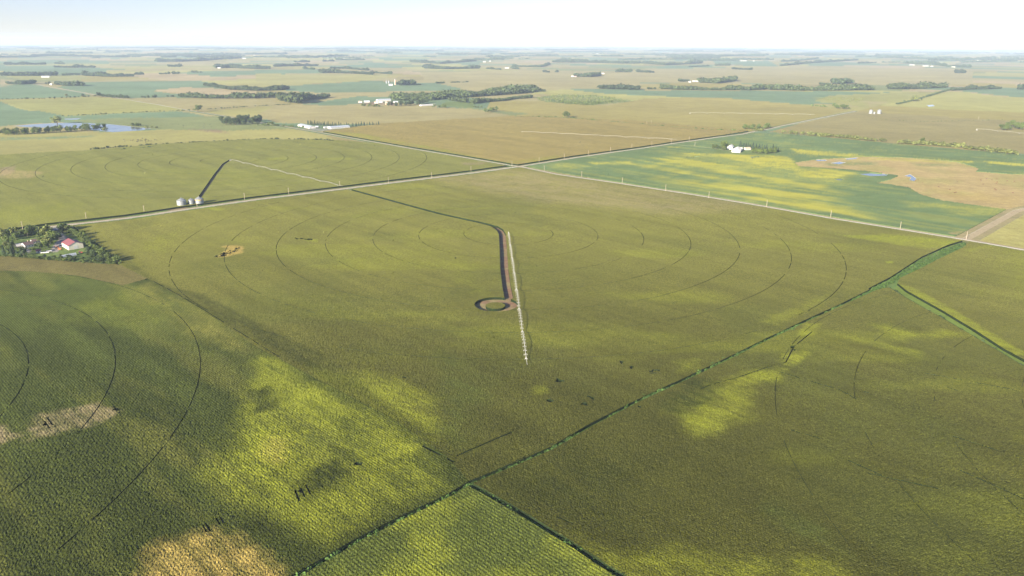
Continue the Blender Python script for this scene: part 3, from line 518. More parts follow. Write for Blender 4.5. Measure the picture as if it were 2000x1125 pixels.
LAND = {
 'farmland': ('ground', M_far, 'structure', None, None),
 'main corn': ('corn_field', M_corn, 'stuff', 'olive corn around the long white irrigation pivot, ringed by its wheel tracks', 'corn'),
 'left strip': ('corn_field', M_corn, 'stuff', 'curved tan corn strip below the farmstead hedge', 'corn'),
 'left corn': ('corn_field', M_cornrow, 'stuff', 'dark green corn with big yellow patches in the lower left', 'corn'),
 'bottom corn': ('corn_field', M_cornrow2, 'stuff', 'bright yellow-green rowed corn wedge at the bottom between two ditches', 'corn'),
 'right corn': ('corn_field', M_corn, 'stuff', 'olive corn filling the lower right, crossed by faint sprayer tracks', 'corn'),
 'east corn': ('corn_field', M_corn, 'stuff', 'corn at the right edge above the black ditch and below the gravel road', 'corn'),
 'farmstead': ('lawn', M_grass, 'stuff', 'mown grass yard of the farmstead with the red roofed shed', 'grass'),
 'pivot corn': ('corn_field', M_corn, 'stuff', 'yellow-green corn behind the three roadside grain bins', 'corn'),
 'north corn': ('corn_field', M_corn, 'stuff', 'brownish corn beyond the crossroads with a distant white pivot', 'corn'),
 'pasture': ('pasture', M_grass, 'stuff', 'orange-tan dry pasture with small ponds at the right', 'grass'),
 'stubble': ('hay_field', M_grass, 'stuff', 'pale dry hay ground right of the dirt drive', 'grass'),
 'soybeans': ('soybean_field', M_soy, 'stuff', 'blue-green soybeans streaked bright yellow right of the crossroads', 'soybeans'),
 'verge': ('road_verge', M_grass, 'structure', None, None), 'verge2': ('grass_verge', M_grass, 'structure', None, None), 'ditch verge': ('ditch_bank', M_grass, 'structure', None, None),
 'ditch': ('ditch', M_grass, 'structure', None, None), 'dirt': ('dirt_path', M_dirt, 'structure', None, None), 'road': ('road', M_road, 'structure', None, None),
 'wheel track': ('wheel_track', M_dirt, 'structure', None, None), 'lake': ('water', M_water, 'structure', None, None)}
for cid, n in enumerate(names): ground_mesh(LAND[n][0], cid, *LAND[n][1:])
del T, VX, VY, VZ, CX, CY, cls
# ---------------------------------------------------------------- object helpers
def zat(x, y, h=0): return gzf(x, y)+h
def empty(name, loc, label, cat, group=None, rz=0):
    o = bpy.data.objects.new(name, None); COL.objects.link(o); o.location = loc; o.rotation_euler = (0, 0, rz); o.empty_display_size = .5
    o['label'] = label; o['category'] = cat
    if group: o['group'] = group
    return o
class MB:
    def __init__(s): s.v = []; s.f = []
    def add(s, vs, fs):
        k = len(s.v); s.v += [tuple(p) for p in vs]; s.f += [tuple(i+k for i in f) for f in fs]; return s
    def box(s, c, d, rz=0):
        x, y, z = d[0]/2, d[1]/2, d[2]/2; ca, sa = math.cos(rz), math.sin(rz)
        vs = [(c[0]+a*x*ca-b*y*sa, c[1]+a*x*sa+b*y*ca, c[2]+e*z) for a in (-1, 1) for b in (-1, 1) for e in (-1, 1)]
        return s.add(vs, [(0, 1, 3, 2), (4, 6, 7, 5), (0, 4, 5, 1), (2, 3, 7, 6), (0, 2, 6, 4), (1, 5, 7, 3)])
    def bar(s, p, q, r, n=4, r2=None):
        p = Vector(p); q = Vector(q); d = (q-p).normalized(); u = d.orthogonal().normalized(); w_ = d.cross(u); r2 = r if r2 is None else r2
        vs = []
        for c, rad_ in ((p, r), (q, r2)):
            for k in range(n): a_ = 2*math.pi*k/n; vs.append(c+u*math.cos(a_)*rad_+w_*math.sin(a_)*rad_)
        fs = [(k, (k+1) % n, n+(k+1) % n, n+k) for k in range(n)]+[tuple(range(n))[::-1], tuple(range(n, 2*n))]
        return s.add(vs, fs)
    def lathe(s, prof, n=20, c=(0, 0, 0)):
        vs = [(c[0]+r*math.cos(2*math.pi*k/n), c[1]+r*math.sin(2*math.pi*k/n), c[2]+z) for r, z in prof for k in range(n)]
        fs = [(i*n+k, i*n+(k+1) % n, (i+1)*n+(k+1) % n, (i+1)*n+k) for i in range(len(prof)-1) for k in range(n)]
        return s.add(vs, fs)
    def build(s, name, mat, parent=None, label=None):
        me = bpy.data.meshes.new(name); me.from_pydata(s.v, [], s.f); me.update(); me.materials.append(mat)
        o = bpy.data.objects.new(name, me); COL.objects.link(o)
        if parent is not None: o.parent = parent
        if label: o['label'] = label
        return o
def kids(o): return [c for c in bpy.data.objects if c.parent == o]
def tree_copy(o, children=None, parent=None):
    c = o.copy(); COL.objects.link(c); c.parent = parent
    for ch in (children if children is not None else kids(o)):
        d = ch.copy(); COL.objects.link(d); d.parent = c
        for g in kids(ch): e = g.copy(); COL.objects.link(e); e.parent = d
    return c
def leaf_cards(mb, lobes, n, size, r):
    for _ in range(n):
        cx, cy, cz, rx, ry, rz_ = r.choice(lobes)
        while True:
            a_, b_, c2 = r.uniform(-1, 1), r.uniform(-1, 1), r.uniform(-1, 1); q = a_*a_+b_*b_+c2*c2
            if .25 < q < 1: break
        p = Vector((cx+a_*rx, cy+b_*ry, cz+c2*rz_)); nrm = Vector((a_, b_, c2+.35)).normalized()+Vector((r.uniform(-.7, .7), r.uniform(-.7, .7), r.uniform(-.7, .7))); nrm.normalize()
        u = nrm.orthogonal().normalized(); v = nrm.cross(u); s1 = size*r.uniform(.6, 1.3); s2 = size*r.uniform(.5, 1.1)
        mb.add([p-u*s1, p-v*s2+nrm*.1*size, p+u*s1, p+v*s2+nrm*.1*size], [(0, 1, 2, 3)])
PROTO = {}
def tree_proto(kind, seed):
    key = (kind, seed)
    if key in PROTO: return PROTO[key]
    r = random.Random(seed*31+len(kind)); t = MB(); c = MB()
    if kind == 'broad':       # 10 m unit tree
        t.bar((0, 0, -.3), (0, 0, 3.2), .32, 6, .2); lobes = []
        for k in range(9):
            a_ = r.uniform(0, 6.28); d = r.uniform(.8, 2.6); z = r.uniform(3.2, 7.6); q = r.uniform(1.2, 2.1); lobes.append((math.cos(a_)*d, math.sin(a_)*d, z, q, q, q*.85))
            t.bar((0, 0, 2.4+.1*k), (math.cos(a_)*d*.8, math.sin(a_)*d*.8, z-.5), .1, 4, .04)
        lobes.append((0, 0, 8, 1.7, 1.7, 1.6)); leaf_cards(c, lobes, 620, .46, r); m = M_leaf
    elif kind == 'conifer':
        t.bar((0, 0, -.3), (0, 0, 8), .22, 6, .06)
        for _ in range(380):
            z = r.uniform(.7, 9.6)**1.0; rad_ = 2.0*(1-z/10)*r.uniform(.65, 1.05)+.08; a_ = r.uniform(0, 6.28)
            p = Vector((math.cos(a_)*rad_, math.sin(a_)*rad_, z)); out = Vector((math.cos(a_), math.sin(a_), -.35)).normalized(); side = out.cross(Vector((0, 0, 1))).normalized(); s1 = r.uniform(.35, .7)
            c.add([p-side*s1*.6, p+out*s1, p+side*s1*.6, p-out*s1*.6+Vector((0, 0, .35))], [(0, 1, 2, 3)])
        m = M_leafb
    else:                     # bush, 4 m
        t.bar((0, 0, -.2), (0, 0, 1.2), .12, 5, .07); lobes = [(r.uniform(-1.2, 1.2), r.uniform(-1.2, 1.2), r.uniform(1, 2.6), 1.1, 1.1, 1.0) for _ in range(6)]; leaf_cards(c, lobes, 200, .42, r); m = M_leaf
    PROTO[key] = (t, c, m); return PROTO[key]
MESH = {}
def place_tree(px, py, h, kind, label, group, mat=None, wide=1.0, xy=None):
    seed = rnd.randrange(4); mt = mat; x, y = xy if xy is not None else G(px, py)
    key = (kind, seed, (mt or M_leaf).name if kind != 'conifer' else 'c')
    unit = {'broad': 9.4, 'conifer': 9.8, 'bush': 3.5}[kind]; dd = math.hypot(x, y); h *= (1.0 if dd < 1150 else 1.3); wide = wide*(1.0 if dd < 1150 else 1.15); s = h/unit
    if key not in MESH:
        t, c, m = tree_proto(kind, seed); root = empty('tree' if kind != 'bush' else 'bush', (0, 0, 0), label, 'tree', group)
        tr = t.build('trunk', M_bark, root); cr = c.build('crown', mt or m, root); MESH[key] = (root, [tr, cr]); o = root
    else:
        root, ch = MESH[key]; o = tree_copy(root, ch)
    o.name = {'broad': 'tree', 'conifer': 'pine_tree', 'bush': 'bush'}[kind]
    o.location = (x, y, zat(x, y)); o.scale = (s*wide*rnd.uniform(.85, 1.15),)*2+(s*rnd.uniform(.9, 1.1),); o.rotation_euler = (0, 0, rnd.uniform(0, 6.28))
    o['label'] = label; o['category'] = 'bush' if kind == 'bush' else 'tree'
    if group: o['group'] = group
    elif 'group' in o: del o['group']
    return o
def along(pts, n, jx=0, jy=0):
    P = G(list(pts)) if not isinstance(pts, np.ndarray) else pts; seg = np.hypot(*(P[1:]-P[:-1]).T); cs = np.concatenate([[0], np.cumsum(seg)])
    out = []
    for k in range(n):
        s_ = (k+.5+rnd.uniform(-.35, .35))/n*cs[-1]; i_ = min(np.searchsorted(cs, s_, 'right')-1, len(seg)-1); f_ = (s_-cs[i_])/seg[i_]
        p = P[i_]*(1-f_)+P[i_+1]*f_; out.append((p[0]+rnd.gauss(0, 1)*jx, p[1]+rnd.gauss(0, 1)*jy))
    return out
def row(pts, n, h, kind, label, group, jx=1, jy=1, mat=None, wide=1.0):
    for p in along(pts, n, jx, jy): place_tree(0, 0, h*rnd.uniform(.75, 1.2), kind, label, group, mat, wide, xy=p)

# far and mid woods: one object per wood
ICO = None
def blob_cloud(name, pts, hts, mat, label, cards, kind='stuff', group=None, wide=.42):
    """many trees of one wood as one mesh: cards>0 = leafy quads per tree, plus trunks"""
    P = np.asarray(pts); n = len(P); z = gz(P[:, 0], P[:, 1]); hts = np.asarray(hts)
    k = cards; r = rng
    d = r.normal(size=(n, k, 3)); d /= np.linalg.norm(d, axis=2, keepdims=True); rad_ = .55+.45*r.random((n, k, 1)); q = d*rad_
    wd = (hts*wide)[:, None]
    lob = 1+.35*np.sin(q[..., 0]*5+r.random((n, 1))*6)*np.cos(q[..., 1]*5+r.random((n, 1))*6)
    X = P[:, None, 0]+q[..., 0]*wd*lob; Y_ = P[:, None, 1]+q[..., 1]*wd*lob; Z = z[:, None]+hts[:, None]*(.56+.42*q[..., 2]*lob)
    Cn = np.stack([X, Y_, Z], -1); nr = d+r.normal(size=(n, k, 3))*.45+np.array([0, 0, .25]); nr /= np.linalg.norm(nr, axis=2, keepdims=True)
    u = np.cross(nr, np.array([.3, .5, .81])); u /= np.linalg.norm(u, axis=2, keepdims=True); v = np.cross(nr, u)
    sz = (hts[:, None]*1.25/math.sqrt(k)*(.7+.6*r.random((n, k))))[..., None]
    quad = np.stack([Cn-u*sz, Cn-v*sz*.8, Cn+u*sz, Cn+v*sz*.8], 2).reshape(-1, 3); nq = n*k
    me = bpy.data.meshes.new(name); tv = []
    tri = np.array([[0, 0], [1, 0], [.5, .87]])-.5
    bx_ = (P[:, None, :]+tri[None]*(hts*.06)[:, None, None]); bz = np.repeat(z[:, None], 3, 1)
    trunk = np.concatenate([np.concatenate([bx_, (bz-.5)[..., None]], 2), np.concatenate([bx_*1.0, (bz+hts[:, None]*.5)[..., None]], 2)], 1).reshape(-1, 3)
    V = np.concatenate([quad, trunk]); base = nq*4+np.arange(n)[:, None]*6
    tq = np.concatenate([base+np.array([a1, b1, b1+3, a1+3]) for a1, b1 in ((0, 1), (1, 2), (2, 0))], 1).reshape(-1, 4)
    Fq = np.concatenate([np.arange(nq*4).reshape(-1, 4), tq]); m = len(Fq)
    me.vertices.add(len(V)); me.loops.add(m*4); me.polygons.add(m); me.vertices.foreach_set('co', V.astype(np.float32).ravel()); me.loops.foreach_set('vertex_index', Fq.astype(np.int32).ravel()); me.polygons.foreach_set('loop_start', (np.arange(m)*4).astype(np.int32)); me.update(calc_edges=True)
    me.materials.append(mat); o = bpy.data.objects.new(name, me); COL.objects.link(o); o['kind'] = kind; o['label'] = label; o['category'] = 'woods' if 'wood' in name or 'belt' in name else 'plants'
    if group: o['group'] = group
    return o
def belt(pts, h, depth, label, mat=None, sp=None, cards=None, name='tree_belt', group=None, wide=.5):
    P = G(list(pts)); L = np.hypot(*(P[1:]-P[:-1]).T).sum(); dist = np.hypot(*P.mean(0)); h = h*1.6; depth = depth*1.3; sp = (sp or max(h*.55, 6))*1.0; wide = max(wide, .6); rows_ = max(1, int(round(depth/sp))); out = []
    n = max(3, int(L/sp))
    for k in range(rows_):
        for (x, y) in along(P, n, sp*.25, sp*.25): r0 = math.hypot(x, y); o = (k-0)*sp; out.append((x*(1+o/r0), y*(1+o/r0)))
    hts = [h*(.45+.75*float(vnoise(np.array([x_]), np.array([y_]), h*3.0, 8)[0]))*rnd.uniform(.75, 1.15) for x_, y_ in out]
    cards = cards or int(np.clip(80*(2800/dist)**1.0, 16, 90))
    return blob_cloud(name, out, hts, mat or M_leafd, label, cards, group=group, wide=wide)

belt([(0, 149), (60, 149), (112, 148)], 17, 60, 'tree belt at the far left edge above the yellow-green field')
belt([(120, 148), (158, 147)], 14, 10, 'thin open tree belt between two dense left belts')
belt([(165, 148), (215, 150), (262, 150)], 19, 70, 'dense dark wood left of the hazy tan fields, its right end rounded')
belt([(262, 147), (280, 147)], 13, 15, 'sparse trees at the right end of the dense rounded wood')
belt([(10, 126), (88, 126)], 18, 60, 'hazy belt above the far left green field')
belt([(106, 131), (185, 131)], 15, 50, 'low hazy belt inside the far left green field')
belt([(108, 124), (125, 125)], 16, 30, 'small hazy copse between two far left belts')
belt([(14, 165), (40, 166), (68, 164)], 13, 40, 'dark copse by the small tan field at the left edge', )
belt([(90, 165), (100, 165)], 11, 10, 'two dark trees left of the grove farmhouse')
belt([(110, 166), (130, 168), (165, 168)], 14, 70, 'farm grove with a white house among green fields at left')
belt([(305, 120), (340, 120), (380, 119), (430, 116), (470, 114)], 20, 80, 'long dark straight wood below the hazy horizon, left of centre')
belt([(328, 131), (353, 131)], 18, 60, 'isolated round hazy wood in the tan fields')
belt([(311, 146), (350, 146)], 15, 20, 'scattered trees along a fence line right of the rounded wood')
belt([(374, 144), (393, 144)], 15, 12, 'two square tree clumps on the fence line')
belt([(422, 134), (450, 133), (500, 135), (527, 135)], 18, 80, 'dark wood with a white farm at its left tip')
belt([(535, 131), (570, 130), (620, 129)], 15, 50, 'hazy wood right of the dark farm wood')
belt([(592, 136), (615, 137)], 14, 20, 'small dark clump below the hazy wood')
belt([(400, 167), (425, 171), (450, 175), (500, 177), (540, 176), (565, 174)], 14, 30, 'long dark windbreak crossing green and tan fields, left of centre', sp=9)
belt([(350, 189), (400, 192), (455, 192), (500, 192), (550, 190)], 15, 14, 'tree-lined hedgerow running into the big centre-left grove', sp=11)
belt([(275, 191), (288, 191)], 12, 8, 'first dark bush clump on the left hedgerow'); belt([(296, 190), (305, 190)], 12, 8, 'second dark bush clump on the left hedgerow'); belt([(326, 189), (339, 189)], 13, 8, 'third dark bush clump on the left hedgerow')
belt([(0, 194), (80, 193), (130, 191), (185, 188)], 5, 4, 'thin low hedge above the yellow-green field at left', sp=14)
belt([(195, 188), (225, 191), (250, 192)], 9, 6, 'patchy hedge right of the road tree at left', sp=11)
belt([(548, 196), (565, 201), (585, 203)], 22, 90, 'big rounded leafy grove left of centre', M_wood_leaf); belt([(585, 198), (605, 195), (640, 191)], 16, 40, 'tapering right arm of the big centre-left grove')
belt([(625, 144), (650, 144), (690, 145), (728, 147)], 17, 40, 'hazy grove in two bands above the green soy fields'); belt([(645, 135), (680, 135), (720, 138)], 14, 30, 'rear band of the hazy double grove')
belt([(732, 144), (765, 146)], 12, 15, 'low right tail of the hazy double grove')
belt([(575, 122), (605, 121)], 16, 20, 'small hazy windbreak above the double grove'); belt([(630, 120), (652, 119)], 14, 10, 'thin hazy windbreak left of the village'); belt([(657, 117), (712, 117)], 14, 60, 'trees of the small hazy village')
belt([(803, 121), (860, 124), (930, 120)], 17, 50, 'upper long hazy wood right of the village'); belt([(828, 133), (870, 134), (935, 133)], 19, 90, 'wide hazy wood with a flat base above the tan plain')
belt([(950, 134), (978, 136)], 10, 12, 'low hazy hedge right of the wide hazy wood')
belt([(777, 167), (812, 166)], 20, 50, 'dark wedge wood right of the tan silo'); belt([(812, 166), (822, 166)], 9, 12, 'low tail of the wedge wood behind the silo')
belt([(851, 163.5), (868, 163)], 9, 10, 'short dark windbreak in the tan plain'); belt([(879, 162), (915, 161)], 8, 8, 'straight thin windbreak in the tan plain')
belt([(766, 196), (790, 197), (840, 196), (880, 192), (940, 188), (1000, 184), (1042, 180)], 17, 150, 'large dark river wood stretching right from the feedlot', M_wood_leaf, sp=13)
belt([(880, 196), (895, 199), (912, 201)], 13, 20, 'trees along the edge of the green meadow below the river wood', M_wood_leaf); belt([(923, 203), (945, 200), (985, 197), (1000, 194), (1040, 191)], 11, 20, 'leafy creek line below the river wood', M_wood_leaf)
belt([(1050, 179), (1064, 179)], 12, 14, 'small clump off the right end of the river wood')
belt([(1170, 173), (1200, 174), (1248, 175)], 15, 50, 'dark wood behind the green field, right of centre'); belt([(1265, 174), (1280, 174)], 12, 15, 'small clump between two woods behind the green field')
belt([(1290, 173), (1335, 175), (1400, 176), (1460, 176), (1500, 174)], 15, 40, 'leafy creek wood along the back of the green field', M_wood_leaf)
belt([(1500, 175), (1560, 177), (1600, 177), (1650, 177), (1704, 176)], 18, 90, 'long broad dark wood right of centre', M_wood_leaf)
belt([(1600, 165), (1622, 166)], 14, 20, 'few trees left of the square wood'); belt([(1626, 164), (1645, 164), (1664, 162)], 22, 70, 'square dark wood standing behind the long broad wood')
belt([(1735, 174), (1780, 174), (1845, 171)], 19, 80, 'patchy wood beside the country lane at upper right', M_wood_leaf); belt([(1858, 177), (1890, 175), (1955, 173)], 14, 25, 'dark tapered tree row right of the lane')
belt([(1752, 204), (1780, 197), (1812, 189), (1840, 180), (1855, 176)], 6, 8, 'leafy hedge lining the country lane at upper right', M_wood_leaf, sp=8)
belt([(1990, 174), (2010, 174)], 16, 50, 'dark wood cut by the right edge')
belt([(1865, 144), (1884, 144)], 18, 60, 'lone round hazy wood at upper right'); belt([(1084, 141.5), (1089, 141.5)], 16, 20, 'second of the twin hazy clumps above the plain'); belt([(1062, 141.5), (1072, 142)], 16, 20, 'first of the twin hazy clumps above the plain')
belt([(1122, 149), (1150, 150), (1172, 148)], 20, 110, 'dark farm wood on the tan plain with a small white house'); belt([(1205, 141), (1236, 141)], 18, 30, 'straight hazy windbreak right of the plain farm'); belt([(1243, 141), (1277, 141.5)], 16, 30, 'broken hazy windbreak beside the straight one')
belt([(1325, 159), (1345, 159)], 13, 15, 'light trees left of the white farm in the right plain'); belt([(1365, 161), (1400, 163), (1435, 158)], 17, 110, 'large grove sheltering the white farm in the right plain', M_wood_leaf)
belt([(1080, 122), (1140, 122), (1210, 124), (1250, 124)], 17, 160, 'broad hazy wood right of centre near the horizon'); belt([(1255, 124), (1300, 127), (1370, 124)], 18, 70, 'peaked hazy wood below the horizon'); belt([(1398, 128), (1425, 128)], 18, 50, 'block of hazy trees by the far green field'); belt([(1430, 135), (1468, 136)], 14, 40, 'block of hazy trees on the right plain')
belt([(1345, 131), (1385, 129)], 9, 15, 'thin scatter of hazy trees below the peaked wood'); belt([(1525, 129), (1560, 126), (1620, 121), (1675, 117)], 17, 50, 'long slanting hazy wood, right side'); belt([(1527, 121), (1560, 118), (1598, 115)], 15, 30, 'upper slanting hazy wood, right side'); belt([(1676, 125), (1711, 123)], 12, 20, 'thin hazy windbreak below the slanting wood')
belt([(1765, 124), (1820, 126), (1850, 131), (1895, 132)], 17, 80, 'hazy wood around white farm buildings at upper right'); belt([(1750, 114), (1800, 116), (1870, 119), (1940, 115)], 18, 150, 'wide hazy wood at upper right below the horizon')
belt([(1000, 134), (1012, 135)], 14, 30, 'dark hazy clump just right of the hazy hedge'); belt([(1002, 129), (1055, 130), (1072, 126)], 13, 60, 'hazy trees by the blue-green far field'); belt([(0, 112), (60, 111), (85, 109), (160, 110), (250, 111)], 18, 120, 'longest hazy belt under the left horizon'); belt([(250, 108), (330, 109), (420, 107), (500, 106), (560, 105)], 16, 150, 'hazy belt continuing right under the left horizon'); belt([(545, 112), (600, 113), (670, 110)], 17, 150, 'hazy wood left of the village'); belt([(1300, 110), (1400, 112), (1500, 108)], 17, 200, 'very hazy wood under the horizon, right of centre')
fr = random.Random(5)
for k in range(230):
    y = 92.3+27*fr.random()**1.6; x = fr.uniform(-60, 2060); L = fr.uniform(15, 110)*(1.5 if y < 100 else 1); y += (x-1000)*.0045
    belt([(x, y), (x+L, y+fr.uniform(-.6, .8))], fr.uniform(11, 16), fr.uniform(40, 360), 'very hazy blue tree belt just under the horizon', sp=34, cards=10, group='hazy tree belts under the horizon', wide=.95)
# shrubs and ditch weeds
def scatter(poly, n, h, mat, label, name, cards=26):
    P = G(poly); x0, y0 = P.min(0); x1, y1 = P.max(0); out = []
    while len(out) < n:
        x = rng.uniform(x0, x1, 400); y = rng.uniform(y0, y1, 400); m = inside(x, y, P); out += list(zip(x[m], y[m]))
    out = out[:n]; return blob_cloud(name, out, [h*rnd.uniform(.5, 1.2) for _ in out], mat, label, cards, wide=.6)
scatter([(1045, 190), (1100, 184), (1160, 185), (1200, 190), (1240, 197), (1200, 202), (1150, 206), (1100, 202), (1060, 198)], 420, 5, M_leafy, 'pale green scrub covering the low hill right of the river wood', 'scrub')
scatter([(1070, 197), (1140, 199), (1200, 199), (1160, 206), (1100, 203)], 160, 7, M_leaf, 'dark scrub along the lower edge of the scrubby hill', 'scrub')
scatter([(1590, 190), (1640, 188), (1690, 193), (1670, 200), (1620, 196)], 150, 3.5, M_leafy, 'dotted yellow scrub on the tongue of rough grass at upper right', 'scrub')
def weeds(pts, sp, h, jit, mat, label, name='ditch_weeds', cards=30):
    P = G(list(pts)) if not isinstance(pts, np.ndarray) else pts; L = np.hypot(*(P[1:]-P[:-1]).T).sum(); far_ = np.hypot(*P.mean(0)) > 1400; h = h*(1.6 if far_ else 1); sp = sp*(.7 if far_ else 1); out = along(P, int(L/sp), jit, jit)
    q = np.array(out); nz = vnoise(q[:, 0], q[:, 1], 16, 31)*.6+vnoise(q[:, 0], q[:, 1], 5, 32)*.4; keep = nz > .30
    return blob_cloud(name, q[keep], [h*rnd.uniform(.4, .9)*(.35+1.5*v) for v in nz[keep]], mat, label, cards, wide=.7)
weeds(D1, .75, 2.6, 1.5, M_weed, 'bright green weeds filling the long diagonal ditch')
weeds(D3, .75, 2.5, 1.4, M_weed, 'green weeds in the ditch running off the bottom edge'); weeds(D2, 2.4, 2.3, .5, M_leafd, 'dark weeds in the black ditch at the right edge')
scatter([(1886, 474), (1884, 482), (1830, 508), (1795, 528), (1756, 546), (1725, 568), (1702, 574), (1742, 546), (1802, 506), (1850, 484)], 420, 2.3, M_weed, 'bushy green growth on the wide ditch bank below the right road corner', 'ditch_bushes')
weeds([(1000, 229), (1050, 229), (1100, 231), (1160, 236), (1250, 243), (1330, 250), (1380, 254), (1450, 257)], 7, 3.2, 2, M_leaf, 'low hedge line between brown and olive corn beyond the crossroads', 'hedge')
weeds([(178, 293.5), (220, 289), (300, 284), (400, 278), (500, 274), (560, 272), (650, 276)], 6, 3.2, 1.5, M_leafd, 'thin dark curved hedge above the pivot corn at left', 'hedge'); weeds([(222, 296), (260, 292), (300, 289)], 5, 3, 1, M_leafd, 'short dark hedge below the thin curved hedge', 'hedge')
weeds([(120, 227), (200, 224), (300, 219), (375, 216)], 9, 3, 2, M_leafd, 'thin hedge below the yellow-green field, running to the lone road tree', 'hedge'); weeds([(395, 215), (450, 211), (500, 208), (570, 204)], 9, 3, 2, M_leafd, 'thin hedge right of the lone road tree', 'hedge')
weeds([(500, 245), (540, 246), (590, 249)], 7, 4, 4, M_leaf, 'low bushes left of the long white barns', 'hedge')
weeds([(1700, 232), (1800, 238), (1960, 234)], 12, 1.5, 2, M_leaf, 'faint grassy line across the right corn', 'hedge')
weeds([(1585, 207), (1600, 207), (1615, 209)], 8, 5, 4, M_leaf, 'dark bushes at the edge of the olive field at upper right', 'hedge'); weeds([(1500, 258), (1540, 262), (1600, 266)], 8, 1.8, 3, M_leaf, 'grassy line at the back of the soybeans', 'hedge')

# ---------------------------------------------------------------- individual trees
row([(0, 262), (50, 262), (100, 259), (160, 256), (205, 253)], 46, 12, 'broad', 'dark tree in the dense row on the near shore of the lake', 'lakeside trees', 4, 9)
place_tree(112, 243, 17, 'broad', 'tallest pale tree rising behind the lakeside row', None, M_leafy, 1.5); place_tree(206, 258, 12, 'broad', 'brownish tree at the right end of the lakeside row', None, M_leafy, 1.3)
for q, (x, y) in enumerate([(258, 245.5), (268, 246)]): place_tree(x, y, 7, 'bush', ['left bush standing in the lake water', 'right bush standing in the lake water'][q], None, None, 1.6)
for x, y in ((287, 249), (297, 249), (306, 250)): place_tree(x, y, 4, 'bush', 'brown bush on the right tip of the lake', 'bushes at the lake tip', M_leafy, 1.6)
place_tree(386, 219, 20, 'broad', 'lone large tree beside the gravel road at centre left', None, None, 1.35)
row([(432, 243), (460, 244), (485, 243), (508, 240)], 17, 15, 'broad', 'dark tree in the rectangular grove left of the white barns', 'rectangular grove', 3, 5, M_leafd); row([(436, 240), (505, 237)], 12, 15, 'broad', 'dark tree in the rectangular grove left of the white barns', 'rectangular grove', 3, 5, M_leafd)
place_tree(506, 240, 12, 'broad', 'rounded tree at the right end of the rectangular grove', None, None, 1.2); row([(522, 244), (545, 247)], 5, 7, 'broad', 'small tree between the rectangular grove and the white barns', 'trees left of the barns', 2, 4, None, 1.4)
row([(598, 243), (640, 246), (690, 247.5), (740, 245)], 44, 9, 'conifer', 'dark windbreak tree behind the long white barns', 'windbreak behind the barns', 1.5, 2)
place_tree(1105, 230, 16, 'broad', 'lone round tree on the hedge line beyond the crossroads', None, None, 1.5)
place_tree(1785, 197, 20, 'broad', 'pale round tree on the country lane at upper right', None, M_leafy, 1.7); place_tree(1800, 196, 8, 'broad', 'small dark tree beside the pale lane tree', None, M_leafd)
place_tree(191, 189, 17, 'broad', 'dark tree where the left road meets the hedgerow', None, M_leafd, 1.3); place_tree(131, 190, 13, 'broad', 'pale tree on the thin low hedge at left', None, M_leafy); place_tree(162, 189, 10, 'broad', 'dark bush-like tree left of the road hedgerow junction', None, M_leafd, 1.4)
row([(1632, 210), (1645, 213), (1658, 213)], 7, 13, 'broad', 'tree in the leafy clump by the far road bend', 'clump at the far road bend', 5, 10, None, 1.2)
row([(1447, 252), (1470, 253), (1500, 250)], 11, 11, 'broad', 'dark tree in the clump at the second road bend', 'clump at the road bend', 5, 10, None, 1.2); row([(1478, 256), (1492, 256)], 4, 6, 'bush', 'pale bush at the creek crossing by the road bend', 'bushes at the road bend', 2, 3, M_leafy, 1.4)
row([(1955, 253), (1975, 253), (2010, 249)], 12, 14, 'broad', 'large tree in the dark grove at the right edge', 'grove at the right edge', 6, 22, None, 1.2)
row([(1527, 259), (1583, 264)], 5, 8, 'bush', 'pale bush near the road at the back of the soybeans', 'pale bushes behind the soybeans', 3, 3, M_leafy, 1.3); row([(1583, 265), (1620, 267), (1650, 269), (1700, 275), (1722, 276)], 16, 7, 'bush', 'yellowish bush in the hedge behind the soybeans', 'hedge behind the soybeans', 3, 4, M_leafy, 1.6)
row([(1760, 280), (1830, 284), (1870, 288), (1930, 296), (1985, 302)], 30, 8, 'bush', 'pale bush in the dense hedge at right', 'dense hedge at right', 3, 4, M_leafy, 1.5); place_tree(1802, 281, 12, 'broad', 'dark round tree in the dense hedge at right', None, None, 1.3)
row([(1470, 299), (1490, 301), (1515, 299)], 16, 9, 'broad', 'leafy tree in the front row of the soybean farm windbreak', 'front windbreak of the soybean farm', 2, 3); row([(1443, 286), (1470, 291), (1500, 294), (1520, 296)], 26, 9.5, 'conifer', 'dark tree in the rear row of the soybean farm windbreak', 'rear windbreak of the soybean farm', 1.5, 3)
for x, y, h in ((1393, 291, 8), (1398, 292, 9), (1410, 292, 14), (1415, 290, 15), (1413, 295, 9), (1419, 291, 12)): place_tree(x, y, h, 'broad', 'leafy tree left of the white barns in the soybeans', 'trees left of the soybean farm barns', None, 1.1)
row([(705, 208), (730, 209), (745, 209)], 7, 8, 'broad', 'low tree in front of the feedlot', 'trees in front of the feedlot', 3, 5, None, 1.4); row([(757, 208), (785, 207), (815, 205), (832, 201)], 18, 13, 'broad', 'tree between the feedlot and the long pale shed', 'trees right of the feedlot', 5, 14, M_leafd, 1.2)
row([(849, 210), (872, 211)], 4, 10, 'broad', 'tree right of the long pale shed', 'trees right of the long pale shed', 3, 5, None, 1.3); row([(925, 211), (942, 212)], 4, 9, 'broad', 'tree at the end of the creek line', 'trees at the creek end', 3, 5); row([(945, 221), (958, 219), (972, 217)], 6, 11, 'broad', 'tree in the clump by the pale green meadow', 'clump by the pale meadow', 4, 10)
